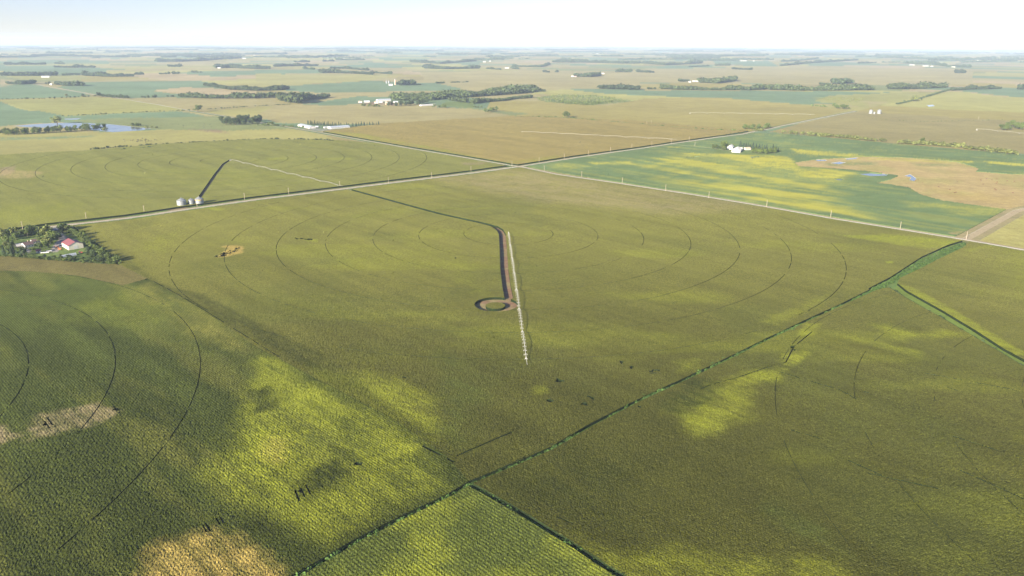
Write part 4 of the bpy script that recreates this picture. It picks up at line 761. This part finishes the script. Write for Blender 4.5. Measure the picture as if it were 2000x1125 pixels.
# farmstead trees at the left edge
FT = [(6, 470, 13, 'b'), (15, 466, 9, 'b'), (14, 472, 8, 'b'), (28, 462, 11, 'b'), (34, 461, 9, 'b'), (32, 470, 9, 'b'), (42, 462, 8, 'b'), (50, 462, 9, 'b'), (55, 463, 12, 'b'), (62, 461, 13, 'b'), (59, 458, 11, 'b'), (70, 457, 9, 'b'), (76, 461, 11, 'c'), (82, 459, 9, 'b'), (91, 463, 13, 'b'), (95, 461, 12, 'b'), (101, 465, 9, 'b'), (108, 466, 8, 'b'),
      (117, 450, 7, 'b'), (123, 456, 13, 'b'), (131, 456, 8, 'b'), (116, 468, 9, 'b'), (95, 471, 8, 'b'), (103, 473, 8, 'b'), (112, 471, 7, 'b'), (80, 480, 9, 'b'), (86, 478, 9, 'b'), (92, 480, 10, 'b'), (98, 478, 9, 'b'), (88, 486, 9, 'b'), (80, 487, 8, 'b'), (95, 485, 7, 'b'), (66, 490, 4, 'b'), (17, 480, 8, 'b'), (12, 484, 7, 'b'), (26, 483, 7, 'b'),
      (8, 497, 11, 'c'), (16, 497, 9, 'c'), (23, 499, 10, 'c'), (27, 494, 9, 'c'), (33, 498, 7, 'c'), (41, 499, 6, 'c'), (48, 499, 5.5, 'c'), (4, 490, 7, 'b'), (36, 490, 4, 'b')]
for _ in range(34):
    fx, fy = rnd.choice([(rnd.uniform(0, 90), rnd.uniform(456, 466)), (rnd.uniform(66, 118), rnd.uniform(466, 490)), (rnd.uniform(0, 60), rnd.uniform(484, 500)), (rnd.uniform(88, 125), rnd.uniform(455, 468))])
    if inside(np.array([fx]), np.array([fy]), [(94, 449), (112, 446), (134, 462), (122, 490), (98, 494), (30, 500), (26, 470), (90, 470)])[0] : continue
    if fy < 459.5-(fx*.155)+4: continue
    FT.append((fx, fy, rnd.uniform(6, 10), 'b'))
for x, y, h, k in FT: place_tree(x, y, h*(1.15 if k == 'b' else 1.0), 'broad' if k == 'b' else 'conifer', 'leafy yard tree around the left farmhouse' if k == 'b' else 'dark pointed conifer at the left of the farmstead', 'yard trees of the left farmstead' if k == 'b' else 'farmstead conifers', rnd.choice([M_leaf, M_leafd, M_leaf, M_leaf, M_leafy]) if k == 'b' else None, 1.15)
row([(0, 503), (60, 505), (110, 509), (170, 514), (232, 519)], 46, 4.6, 'broad', 'bushy tree in the lower hedge of the left farmstead', 'lower farmstead hedge', 1.5, 3, M_leaf, 1.4); row([(90, 503), (140, 505), (180, 510), (215, 516)], 20, 4.2, 'broad', 'bushy tree in the lower hedge of the left farmstead', 'lower farmstead hedge', 1.5, 3, M_leafd, 1.4)
row([(125, 446), (150, 462), (170, 476), (190, 490), (210, 504), (230, 517)], 42, 7.5, 'broad', 'tree in the slanting right hedge of the left farmstead', 'right farmstead hedge', 1.5, 2.5, M_leaf, 1.3); row([(172, 482), (192, 498), (222, 516)], 18, 7, 'broad', 'tree in the slanting right hedge of the left farmstead', 'right farmstead hedge', 1.5, 2.5, M_leaf, 1.3)
row([(170, 492), (190, 506), (205, 514)], 16, 6.5, 'broad', 'bushy tree in the corner of the farmstead hedges', 'hedge corner trees', 2, 3, M_leafd, 1.3)

# ---------------------------------------------------------------- utility poles
def make_pole():
    t = empty('utility_pole', (0, 0, 0), 'x', 'utility pole', 'utility poles along the gravel roads')
    MB().bar((0, 0, -1), (0, 0, 11), .30, 6, .2).build('pole', M_wood, t); c = MB().box((0, 0, 10.1), (2.4, .22, .24)).build('crossarm', M_wood, t)
    m = MB()
    for x in (-1, 0, 1): m.bar((x*1.0, 0, 10.2), (x*1.0, 0, 10.6), .09, 5, .06)
    m.build('insulators', M_galv, c); return t
pole0 = make_pole(); used = False
def pole(px, py, label, rz):
    global used
    o = pole0 if not used else tree_copy(pole0); used = True
    x, y = G(px, py); o.location = (x, y, zat(x, y)); o.rotation_euler = (rnd.uniform(-.02, .02), rnd.uniform(-.02, .02), rz); o['label'] = label
def rlab(pts): return 'wooden utility pole '+pts
PO = [(45, 450, 'in front of the farmstead, leftmost'), (169, 431, 'left of the grain bins, nearest the farmstead'), (282, 416, 'just left of the grain bins'), (385, 404, 'standing before the rightmost grain bin'), (478, 391, 'first one right of the grain bins'), (564, 380, 'halfway between the bins and the corn lane'), (664, 366, 'at the outer end of the left irrigation pivot'), (759, 359, 'right of where the corn lane meets the road'), (843, 349, 'second one right of the corn lane'), (920, 337, 'last one left of the crossroads'), (1000, 326, 'at the crossroads'),
      (1053, 318, 'first on the road right of the crossroads'), (1102, 311, 'second on the road right of the crossroads'), (1149, 304, 'third on the road right of the crossroads'), (1192, 297, 'fourth on the road right of the crossroads'), (1234, 290, 'fifth on the road right of the crossroads'), (1273, 285, 'before the soybean farm drive'), (1311, 280, 'at the soybean farm drive'), (1346, 275, 'beyond the soybean farm drive'), (1357, 286, 'standing in the soybeans by the farm drive'),
      (1063, 335, 'first on the road running right between corn and soybeans'), (1136, 346, 'second between corn and soybeans'), (1215, 359, 'third between corn and soybeans'), (1300, 373, 'fourth between corn and soybeans'), (1384, 388, 'fifth between corn and soybeans, at a bulge in the corn edge'), (1497, 405, 'sixth between corn and soybeans'), (1622, 426, 'seventh between corn and soybeans'), (1758, 448, 'eighth between corn and soybeans'), (1887, 468, 'at the right road corner'),
      (1263, 244, 'left of a pair on the olive field edge'), (1272, 242, 'right of a pair on the olive field edge'), (1911, 233, 'alone in the corn at upper right')]
for x, y, l in PO: pole(x, y, rlab(l), math.radians(45))

# ---------------------------------------------------------------- centre pivot irrigation machines
def arcz(t): return 3.9+1.7*(1-(2*t-1)**2)
def make_pivot(tw, tr_r, M_truss):
    SP = 57.3
    root = empty('irrigation_pivot', (0, 0, 0), 'x', 'irrigation machine', 'centre pivot irrigation machines')
    m = MB()
    for a_ in (-1, 1):
        for b_ in (-1, 1): m.bar((a_*1.6, b_*1.6, 0), (0, 0, 4.4), .10)
        m.bar((a_*1.1, -1.1, 1.4), (a_*1.1, 1.1, 1.4), .07); m.bar((-1.1, a_*1.1, 1.4), (1.1, a_*1.1, 1.4), .07)
    m.bar((0, 0, 0), (0, 0, 4.6), .16, 8); m.build('pivot_tower', M_truss, root)
    MB().box((0, 0, .1), (4.2, 4.2, .5)).build('concrete_pad', M_conc, root); MB().box((-1.9, .3, 2.4), (.7, .9, 1.5)).build('control_panel', M_white, root)
    for k in range(7):
        m = MB(); x0 = k*SP; N = 8; P = [(x0+SP*i/N, arcz(i/N)) for i in range(N+1)]
        for i in range(N): m.bar((P[i][0], 0, P[i][1]), (P[i+1][0], 0, P[i+1][1]), .15, 6)
        tr = m.build('span_pipe', M_truss, root); q = MB(); J = []
        for i in range(1, N): J.append((P[i][0], P[i][1]-1.5 if 0 < i < N else P[i][1]))
        for s in (-1, 1):
            prev = (x0, 0, arcz(0))
            for X, Z in J: q.bar(prev, (X, s*tw, Z), .022); prev = (X, s*tw, Z)
            q.bar(prev, (x0+SP, 0, arcz(1)), .022)
        for (X, Z), i in zip(J, range(1, N)):
            q.bar((X, -tw, Z), (X, tw, Z), tr_r)
            for s in (-1, 1):
                q.bar((X, s*tw, Z), (P[i][0], 0, P[i][1]), tr_r)
        q.build('truss', M_truss, tr)
        X = x0+SP; t = MB()
        for s in (-1, 1): t.bar((X, s*2.1, .8), (X-.5, 0, 3.9), .10); t.bar((X, s*2.1, .8), (X+.5, 0, 3.9), .10)
        t.bar((X, -2.3, .8), (X, 2.3, .8), .13); to = t.build('drive_tower', M_truss, root)
        for s in (-1, 1):
            MB().lathe([(.25, -.18), (.72, -.18), (.76, 0), (.72, .18), (.25, .18)], 14).build('wheel', M_tyre, to)
            wobj = bpy.data.objects[-1] if False else None
        for s, ch in zip((-1, 1), [c for c in kids(to)]): ch.location = (X, s*2.2, .76); ch.rotation_euler = (0, math.radians(90), 0)
    o = MB(); o.bar((7*SP, 0, 3.9), (7*SP+14, 0, 4.3), .11, 6)
    for s in (-1, 1): o.bar((7*SP, s*.2, 5.4), (7*SP+11, 0, 4.3), .03)
    o.bar((7*SP, 0, 3.9), (7*SP, 0, 5.4), .06); ov = o.build('overhang', M_truss, root); MB().bar((7*SP+14, 0, 4.3), (7*SP+15.2, .2, 5.1), .1, 6, .05).build('end_gun', M_white, ov)
    return root
pv = make_pivot(1.5, .065, M_white); pv2 = make_pivot(1.0, .04, plain('dull_steel', (.42, .41, .38), .6))
def put_pivot(o, a_, b_, label):
    d = b_-a_; o.location = (a_[0], a_[1], zat(*a_)); o.rotation_euler = (0, 0, math.atan2(d[1], d[0])); zb = zat(*(a_+d/np.hypot(*d)*400)); o.rotation_euler[1] = -math.atan2(zb-o.location.z, 400); o['label'] = label
put_pivot(pv, PIV, np.array(G(1025.5, 692)), 'long white irrigation pivot reaching from the corn centre towards the viewer')
for a_, b_, l in ((G(450, 315), G(656, 365), 'pale irrigation pivot reaching from the second corn lane to the road'), (G(1020, 260), G(1302, 274), 'thin irrigation pivot in the brownish corn beyond the crossroads'), (G(1348, 222), G(1530, 225), 'faint irrigation pivot across the olive field at upper right'), (G(1908, 254), G(2010, 264), 'irrigation pivot in front of the grove at the right edge')):
    o = tree_copy(pv2) if 'second corn lane' not in l else pv2; put_pivot(o, np.array(a_), np.array(b_), l)

# ---------------------------------------------------------------- grain bins
def grain_bin(px, py, d, h, label, group, far=False, band=False):
    x, y = G(px, py); t = empty('grain_bin', (x, y, zat(x, y)), label, 'grain bin', group, rnd.uniform(0, 1)); r = d/2; n = 36 if not far else 20
    prof = []
    k = int(h/.55)
    for i in range(k): z = h*i/k; prof += [(r, z), (r+.07, z+h/k*.5)]
    prof.append((r, h)); MB().lathe(prof, n).build('bin_wall', M_galv, t)
    rf = MB().lathe([(r+.25, h-.12), (r+.22, h), (r*.45, h+r*.36), (.5, h+r*.6), (.5, h+r*.6+.4), (.0, h+r*.6+.6)], n)
    for i in range(n//2): a_ = i*4*math.pi/n; rf.bar((math.cos(a_)*(r+.2), math.sin(a_)*(r+.2), h+.05), (math.cos(a_)*.5, math.sin(a_)*.5, h+r*.6+.05), .07)
    ro = rf.build('roof', M_galv, t); MB().box((r*.45, 0, h+r*.36+.15), (.9, .8, .5)).build('roof_hatch', M_white, ro)
    MB().lathe([(r+.4, -.3), (r+.4, .15), (0, .15)], n).build('foundation', M_conc, t)
    MB().box((0, -r-.03, 1.1), (1.0, .12, 2.0)).build('door', M_white, t)
    m = MB(); a_ = -.7
    for s in (-.22, .22): m.bar((math.cos(a_)*(r+.15)+s, math.sin(a_)*(r+.15), 0), (math.cos(a_)*(r+.15)+s, math.sin(a_)*(r+.15), h+.3), .04)
    for i in range(int(h/.5)): m.bar((math.cos(a_)*(r+.15)-.22, math.sin(a_)*(r+.15), i*.5), (math.cos(a_)*(r+.15)+.22, math.sin(a_)*(r+.15), i*.5), .03)
    m.build('ladder', M_galv, t)
    if band: MB().lathe([(r+.28, h-1.0), (r+.3, h-.2)], n).build('yellow_band', plain('yellow_paint', (.65, .45, .08)), t)
gb = 'grain bins beside the gravel road'
grain_bin(355.5, 403.5, 13.4, 9.0, 'largest corrugated grain bin, leftmost of the roadside three', gb); grain_bin(374.5, 401.5, 9.2, 8.2, 'small middle grain bin of the roadside three', gb); grain_bin(390, 400, 12.4, 8.6, 'roadside grain bin with a yellow band under its roof, rightmost of three', gb, band=True)
gf = 'far grain bins at upper right'
grain_bin(1700.5, 222, 12.5, 11, 'left large bin of the far trio beside the upper right road', gf, True); grain_bin(1707.5, 222.5, 6.5, 6, 'small middle bin of the far trio', gf, True); grain_bin(1716.5, 222, 13.5, 11, 'right large bin of the far trio beside the upper right road', gf, True)
grain_bin(755, 162.5, 9, 14, 'left white bin beside the far tan silo', 'white bins near the silo', True); grain_bin(759.5, 162.5, 9, 14, 'right white bin beside the far tan silo', 'white bins near the silo', True)
x, y = G(772, 165.5); t = empty('silo', (x, y, zat(x, y)), 'tall tan stave silo beside the wedge-shaped wood', 'silo'); MB().lathe([(4.5, 0), (4.5, 27)], 16).build('silo_wall', M_brick, t); MB().lathe([(4.7, 27), (3.6, 29.5), (0, 31)], 16).build('dome', M_galv, t)

# ---------------------------------------------------------------- buildings
def gable(name, p0, p1, width, eave, rise, wall, roof, label, cat, group=None, door='end', nwin=0, hip=False, chim=False, side=1):
    """ridge runs p0 -> p1 (ground points, centre line)"""
    p0 = np.asarray(p0); p1 = np.asarray(p1); c = (p0+p1)/2; d = p1-p0; L = np.hypot(*d); t = empty(name, (c[0], c[1], zat(*c)), label, cat, group, math.atan2(d[1], d[0])); l = L/2; w2 = width/2; o_ = .35
    MB().add([(-l, -w2, -.6), (l, -w2, -.6), (l, w2, -.6), (-l, w2, -.6), (-l, -w2, eave), (l, -w2, eave), (l, w2, eave), (-l, w2, eave), (-l, 0, eave+rise), (l, 0, eave+rise)],
             [(0, 1, 5, 4), (2, 3, 7, 6), (1, 2, 6, 9, 5), (3, 0, 4, 8, 7)]).build('wall', wall, t)
    sl_ = rise/w2; th_ = .18; e = eave-sl_*o_; m = MB()
    for s in (-1, 1):
        m.add([(-l-o_, s*(w2+o_), e), (l+o_, s*(w2+o_), e), (l+o_, 0, eave+rise+.01), (-l-o_, 0, eave+rise+.01), (-l-o_, s*(w2+o_), e+th_), (l+o_, s*(w2+o_), e+th_), (l+o_, 0, eave+rise+th_), (-l-o_, 0, eave+rise+th_)],
              [(0, 1, 2, 3), (4, 5, 6, 7), (0, 1, 5, 4), (0, 3, 7, 4), (1, 2, 6, 5)])
    n = int(L/1.2)
    for i in range(1, n):
        X = -l+L*i/n
        for s in (-1, 1): m.bar((X, s*(w2+o_), e+th_+.01), (X, 0, eave+rise+th_+.01), .035)
    ro = m.build('roof', roof, t)
    if chim: MB().box((l*.3, w2*.35, eave+rise*.9+.5), (.8, .8, 1.8)).build('chimney', M_brick, ro)
    dw = min(4.5, width*.4) if cat != 'house' else 1.1; dh = min(eave*.85, 4.2) if cat != 'house' else 2.1
    MB().box((l+.02, 0, dh/2), (.1, dw, dh)).build('door', M_white if cat != 'house' else M_brown, t); MB().box((-l-.02, 0, dh/2), (.1, dw, dh)).build('door', M_white if cat != 'house' else M_brown, t)
    for i in range(nwin):
        X = -l+L*(i+.5)/nwin
        for s in (-1, 1):
            f = MB().box((X, s*(w2+.02), eave*.58), (1.5, .1, 1.3)).build('window', M_white, t); MB().box((X, s*(w2+.07), eave*.58), (1.2, .06, 1.0)).build('pane', M_glass, f)
    return t
# left farmstead
pb = np.array(G(134, 488)); pc = np.array(G(164, 484)); pa = np.array(G(121, 480.5)); nf = (pb+pc)/2; dl = pa-pb
gable('machine_shed', nf, nf+dl*1.0, np.hypot(*(pc-pb)), 5.2, 3.6, M_cream, M_redroof, 'big cream machine shed with a red metal roof at the left farmstead', 'shed', nwin=0)
gable('farmhouse', G(46, 484), G(60, 481.5)+np.array([1, 2]), 10, 3.6, 2.6, M_wall, M_brown, 'white farmhouse with a brown gable roof among the yard trees', 'house', nwin=3, chim=True)
gable('house_wing', G(62, 476), G(86, 472), 9, 3.0, 2.0, M_wall, M_brown, 'long low white wing with a brown roof right of the farmhouse', 'house', nwin=5)
x, y = G(39, 483); t = empty('carport', (x, y, zat(x, y)), 'flat roofed white carport left of the farmhouse', 'carport', None, math.radians(-50)); MB().box((0, 0, 3.1), (14, 7, .3)).build('roof', M_conc, t)
for sx in (-6.6, 0, 6.6):
    for sy in (-3.2, 3.2): MB().bar((sx, sy, -.3), (sx, sy, 3), .15).build('post', M_white, t)
gable('garden_shed', G(71, 493.5), G(80, 492.5), 4.5, 2.6, 1.5, M_wall, M_redroof, 'small white garden shed with a dull red roof', 'shed', nwin=1)
gable('garage', G(97, 456.5), G(110, 453.5), 9, 3.2, 2.0, M_blue, M_blue, 'grey-blue garage near the road behind the yard trees', 'garage', nwin=1)
x, y = G(133, 500); q = np.array(G(147, 497))-np.array(G(120, 502)); t = empty('hoop_shed', (x, y, zat(x, y)), 'silver half-round hoop shed behind the lower hedge', 'shed', None, math.atan2(q[1], q[0])); L = 17; m = MB(); N = 10
vs = [(sx*L/2, 2.3*math.cos(math.pi*i/N), 2.9*math.sin(math.pi*i/N)) for sx in (-1, 1) for i in range(N+1)]; m.add(vs, [(i, i+1, N+2+i, N+1+i) for i in range(N)]+[tuple(range(N+1)), tuple(range(N+1, 2*N+2))]); m.build('cover', M_roofw, t)
m = MB()
for k in range(9):
    for i in range(N): m.bar((-L/2+k*L/8, 2.33*math.cos(math.pi*i/N), 2.93*math.sin(math.pi*i/N)), (-L/2+k*L/8, 2.33*math.cos(math.pi*(i+1)/N), 2.93*math.sin(math.pi*(i+1)/N)), .06)
m.build('rib', M_galv, t); MB().box((L/2+.05, 0, 1.2), (.1, 2.4, 2.4)).build('door', M_white, t)
def vehicle(px, py, mat, label, cat, name, L=5, rz=0, cab=True, hgt=1.0):
    x, y = G(px, py); t = empty(name, (x, y, zat(x, y)), label, cat, None, rz); W = 2.0
    m = MB(); prof = [(-L/2, .4), (-L/2, 1.0*hgt), (-L*.2, 1.1*hgt), (-L*.08, 1.75*hgt), (L*.25, 1.8*hgt), (L*.33, 1.15*hgt), (L/2, 1.0*hgt), (L/2, .4)] if cab else [(-L/2, .5), (-L/2, 1.3*hgt), (L*.35, 1.4*hgt), (L/2, 1.1*hgt), (L*.45, .5)]
    n = len(prof); m.add([(a1, s*W/2, b1) for s in (-1, 1) for a1, b1 in prof], [(i, (i+1) % n, n+(i+1) % n, n+i) for i in range(n)]+[tuple(range(n))[::-1], tuple(range(n, 2*n))]); m.build('body', mat, t)
    for sx in (-.3, .3):
        for s in (-1, 1): MB().bar((sx*L, s*W*.38, .42), (sx*L, s*W*.54, .42), .42, 12).build('wheel', M_tyre, t)
    if cab: MB().box((L*.09, 0, 1.45*hgt), (L*.28, W+.04, .42)).build('window', M_glass, t)
vehicle(115, 457, M_white, 'white pickup parked by the grey-blue garage', 'car', 'pickup_truck', 5.5, .4); vehicle(120, 459.5, M_white, 'white car parked nearest the red shed drive', 'car', 'parked_car', 4.6, 1.2)
vehicle(96, 491, M_white, 'white boat-shaped trailer in the farmyard', 'trailer', 'trailer', 6, .5, False); vehicle(88, 494, M_white, 'long white trailer at the farmyard hedge', 'trailer', 'trailer', 9, .25, False); vehicle(119, 479.5, M_white, 'white utility trailer beside the red roofed shed', 'trailer', 'trailer', 4, 1.1, False)
def tractor(px, py, mat, label, rz):
    x, y = G(px, py); t = empty('tractor', (x, y, zat(x, y)), label, 'tractor', None, rz)
    MB().box((1.1, 0, 1.25), (2.4, 1.0, .9)).box((-.3, 0, 1.0), (1.6, 1.1, .7)).build('body', mat, t); MB().box((-.6, 0, 2.75), (1.8, 1.7, .15)).build('cab_roof', mat, t); MB().box((-.6, 0, 2.0), (1.5, 1.5, 1.3)).build('cab', M_glass, t)
    for X, r_ in ((-.9, .95), (1.8, .55)):
        for s in (-1, 1): MB().bar((X, s*.85, r_), (X, s*1.3, r_), r_, 14).build('wheel', M_tyre, t)
    MB().bar((1.3, .3, 1.6), (1.3, .3, 2.6), .07, 6).build('exhaust', M_dark, t)
tractor(111, 485, M_orange, 'orange tractor left of the red roofed shed', .6); tractor(157, 494, M_red, 'small red tractor right of the silver hoop shed', .3); vehicle(117, 487, M_orange, 'low orange wagon beside the orange tractor', 'wagon', 'wagon', 3.5, .2, False)
# long barns
def long_barn(a_, b_, w_, label, group, ev=3.2):
    t = gable('livestock_barn', a_, b_, w_, ev, 2.6, M_wall, M_roofw, label, 'barn', group, nwin=6)
lb = 'long white barns by the gravel road'
long_barn(np.array(G(588, 246)), np.array(G(611, 251)), 20, 'left long white barn with a pale blue metal roof', lb, 4); long_barn(np.array(G(643, 251.5)), np.array(G(680, 249)), 24, 'right long white barn with a pale blue metal roof', lb, 4)
gable('shed', G(616, 249), G(622, 249), 8, 3, 1.5, M_wall, M_roofw, 'small white shed between the two long barns', 'shed'); gable('shed', G(633, 250.5), G(640, 250), 7, 3, 1.5, M_wall, M_roofw, 'small white shed touching the right long barn', 'shed')
gable('livestock_barn', G(736, 198), G(762, 197), 20, 5, 4, M_wall, M_roofw, 'long grey-roofed barn at the feedlot', 'barn'); gable('livestock_barn', G(821, 207), G(849, 205.5), 16, 3, 2.5, M_wall, M_wall, 'long pale shed right of the feedlot trees', 'barn')
for q, (x, y, w_, l_) in enumerate(((700, 201, 14, 'leftmost pale shed of the feedlot row'), (711, 200, 22, 'second pale shed of the feedlot row'), (731, 202, 16, 'pale shed below the grey-roofed feedlot barn'), (740, 201, 14, 'pale shed at the middle of the feedlot'), (754, 201, 10, 'narrow pinkish feed bin house at the feedlot'), (768, 201, 18, 'rightmost pale shed of the feedlot'))):
    p = np.array(G(x, y)); gable('shed', p, p+np.array([w_, 3]), 10, 4, 3, M_wall, M_roofw if q % 2 else M_brick, l_, 'shed')
x, y = G(754, 205); t = empty('feed_tower', (x, y, zat(x, y)), 'slim pinkish feed tower in front of the feedlot', 'feed tower'); MB().lathe([(2.2, 0), (2.2, 12)], 14).build('tower', M_brick, t); MB().lathe([(2.4, 12), (0, 14)], 14).build('roof', M_galv, t)
# soybean farm
gable('barn', G(1425, 293), G(1428, 291), 12, 6, 5, M_wall, M_wall, 'tall white barn, left one at the soybean farm', 'barn', nwin=2); gable('barn', G(1437, 299), G(1441, 295), 19, 5, 5, M_wall, M_wall, 'largest white barn at the soybean farm, nearest', 'barn', nwin=2); gable('shed', G(1444, 294), G(1449, 294), 8, 4, 3, M_wall, M_wall, 'white lean shed right of the largest soybean farm barn', 'shed')
gable('farmhouse', G(1454, 293.5), G(1464, 293), 10, 3.5, 3, M_wall, M_brick, 'low white farmhouse in the soybean farm windbreak', 'house', nwin=3); gable('shed', G(1481, 296), G(1487, 296), 8, 2.5, 2, M_red, M_orange, 'orange roofed shed inside the soybean farm windbreak', 'shed')
# far white farm buildings
for q, (x, y, L, l_) in enumerate(((89, 151, 60, 'bright hoop building in the yellow-green strip at left'), (100, 166.5, 14, 'white house left of the farm grove at left'), (124, 166.5, 12, 'white house inside the farm grove at left'), (351, 126.5, 55, 'long white shed on the tan plain above the isolated wood'), (428, 134, 30, 'white house at the left tip of the dark farm wood'), (477, 115, 50, 'white shed at the right end of the long straight wood'),
        (763, 167, 26, 'low white barn left of the tan silo'), (946, 121.5, 40, 'white shed right of the upper hazy wood'), (957, 120.5, 24, 'small white house right of the upper hazy wood'), (990, 133, 45, 'pale barn by the hazy clump'), (1118, 149.5, 22, 'small white house left of the plain farm wood'), (1124, 149.8, 16, 'red roofed shed left of the plain farm wood'), (1175, 144, 50, 'pale shed right of the plain farm wood'),
        (1347, 160.5, 16, 'small white shed, leftmost of the right plain farm'), (1355, 159, 20, 'white house of the right plain farm'), (1361, 159, 20, 'white barn beside the right plain farm grove'), (1452, 120, 100, 'very long white barn on the far green field'), (1472, 120, 24, 'white silo house right of the very long barn'), (1781, 128.5, 70, 'pair-like white barns at upper right, left end'), (1808, 130, 75, 'long white barn at upper right, middle'), (1820, 130.5, 35, 'short white barn right of the middle one'), (1852, 127, 30, 'cream house in the upper right wood'), (1862, 131.5, 45, 'cream barn below the upper right wood'),
        (1912, 119, 60, 'white barn under the wide hazy wood'), (1925, 120, 60, 'cream barn under the wide hazy wood'), (671, 115, 40, 'white house in the hazy village, left'), (697, 116, 40, 'white house in the hazy village, right'), (1167, 105, 90, 'hazy white farm near the horizon right of centre'), (1345, 108, 80, 'hazy white farm in the horizon wood'), (497, 108, 40, 'yellow-white tower house near the left horizon'), (78, 90.8, 160, 'tiny white building on the left horizon'))):
    L *= .82; p = np.array(G(x, y)); gable('farmhouse' if L < 30 else 'barn', p-np.array([L/2, 0]), p+np.array([L/2, L*.1]), max(9, L*.28), 5 if L > 30 else 4.5, 4, M_cream if 'cream' in l_ else M_wall, M_redroof if 'red' in l_ else M_wall, l_, 'house' if L < 30 else 'barn')

# ---------------------------------------------------------------- cattle
def cow_mesh(mat):
    me = bpy.data.meshes.new('cow'); bm = bmesh.new(); J = [(0, 0, 1.05), (-.65, 0, 1.08), (.6, 0, 1.05), (.95, 0, 1.1), (1.25, 0, .7), (1.5, 0, .35)]; Rd = [.36, .34, .34, .2, .15, .1]; ed = [(0, 1), (0, 2), (2, 3), (3, 4), (4, 5)]
    for x in (-.65, .6):
        k = 1 if x < 0 else 2
        for s in (-1, 1):
            n0 = len(J); J += [(x, s*.2, .65), (x+(-.06 if x < 0 else .03), s*.2, .35), (x, s*.2, .02)]; Rd += [.14, .08, .07]; ed += [(k, n0), (n0, n0+1), (n0+1, n0+2)]
    J += [(-1.0, 0, 1.0), (-1.05, 0, .55)]; Rd += [.06, .04]; ed += [(1, len(J)-2), (len(J)-2, len(J)-1)]
    me.from_pydata(J, ed, []); o = bpy.data.objects.new('cow', me); COL.objects.link(o); md = o.modifiers.new('s', 'SKIN')
    for v, r_ in zip(me.skin_vertices[0].data, Rd): v.radius = (r_, r_)
    me.skin_vertices[0].data[0].use_root = True; o.modifiers.new('d', 'SUBSURF').levels = 1
    dg = bpy.context.evaluated_depsgraph_get(); nm = bpy.data.meshes.new_from_object(o.evaluated_get(dg)); o.modifiers.clear(); o.data = nm; nm.materials.clear(); nm.materials.append(mat); return o
def herd(n, fn, mat, label, group):
    first = cow_mesh(mat)
    for k in range(n):
        o = first if k == 0 else first.copy()
        if k: COL.objects.link(o)
        px, py = fn(); x, y = G(px, py); o.location = (x, y, zat(x, y)+.1); o.rotation_euler = (0, 0, rnd.uniform(0, 6.28)); o.scale = (1.15,)*3; o['label'] = label; o['category'] = 'cow'; o['group'] = group
herd(42, lambda: (rnd.gauss(275, 14), rnd.gauss(275, 1.5)), M_cow, 'black cow in the herd on the tan grass below the lake', 'herd below the lake')
herd(14, lambda: (rnd.uniform(335, 440), rnd.uniform(242, 250)), M_cow, 'black cow grazing between the lake and the rectangular grove', 'cows right of the lake')
herd(22, lambda: (rnd.choice([rnd.uniform(1780, 1995), rnd.uniform(1915, 1985)]), rnd.choice([rnd.uniform(350, 378), rnd.uniform(350, 357)])), M_cowb, 'brown cow grazing on the orange-tan pasture', 'cattle on the tan pasture')

# ---------------------------------------------------------------- haze
hz = MB().box((0, 0, -35), (126000, 126000, 640)).build('haze', bpy.data.materials.new('haze_air')); hm = hz.data.materials[0]; hm.use_nodes = True; n = hm.node_tree; n.nodes.clear()
ho = n.nodes.new('ShaderNodeOutputMaterial'); pvn = n.nodes.new('ShaderNodeVolumePrincipled'); pvn.inputs['Color'].default_value = (.60, .74, 1.0, 1); pvn.inputs['Density'].default_value = 4.5e-5; pvn.inputs['Anisotropy'].default_value = 0
n.links.new(pvn.outputs[0], ho.inputs['Volume']); hz['kind'] = 'stuff'; hz['label'] = 'pale blue haze over the far farmland'; hz['category'] = 'haze'
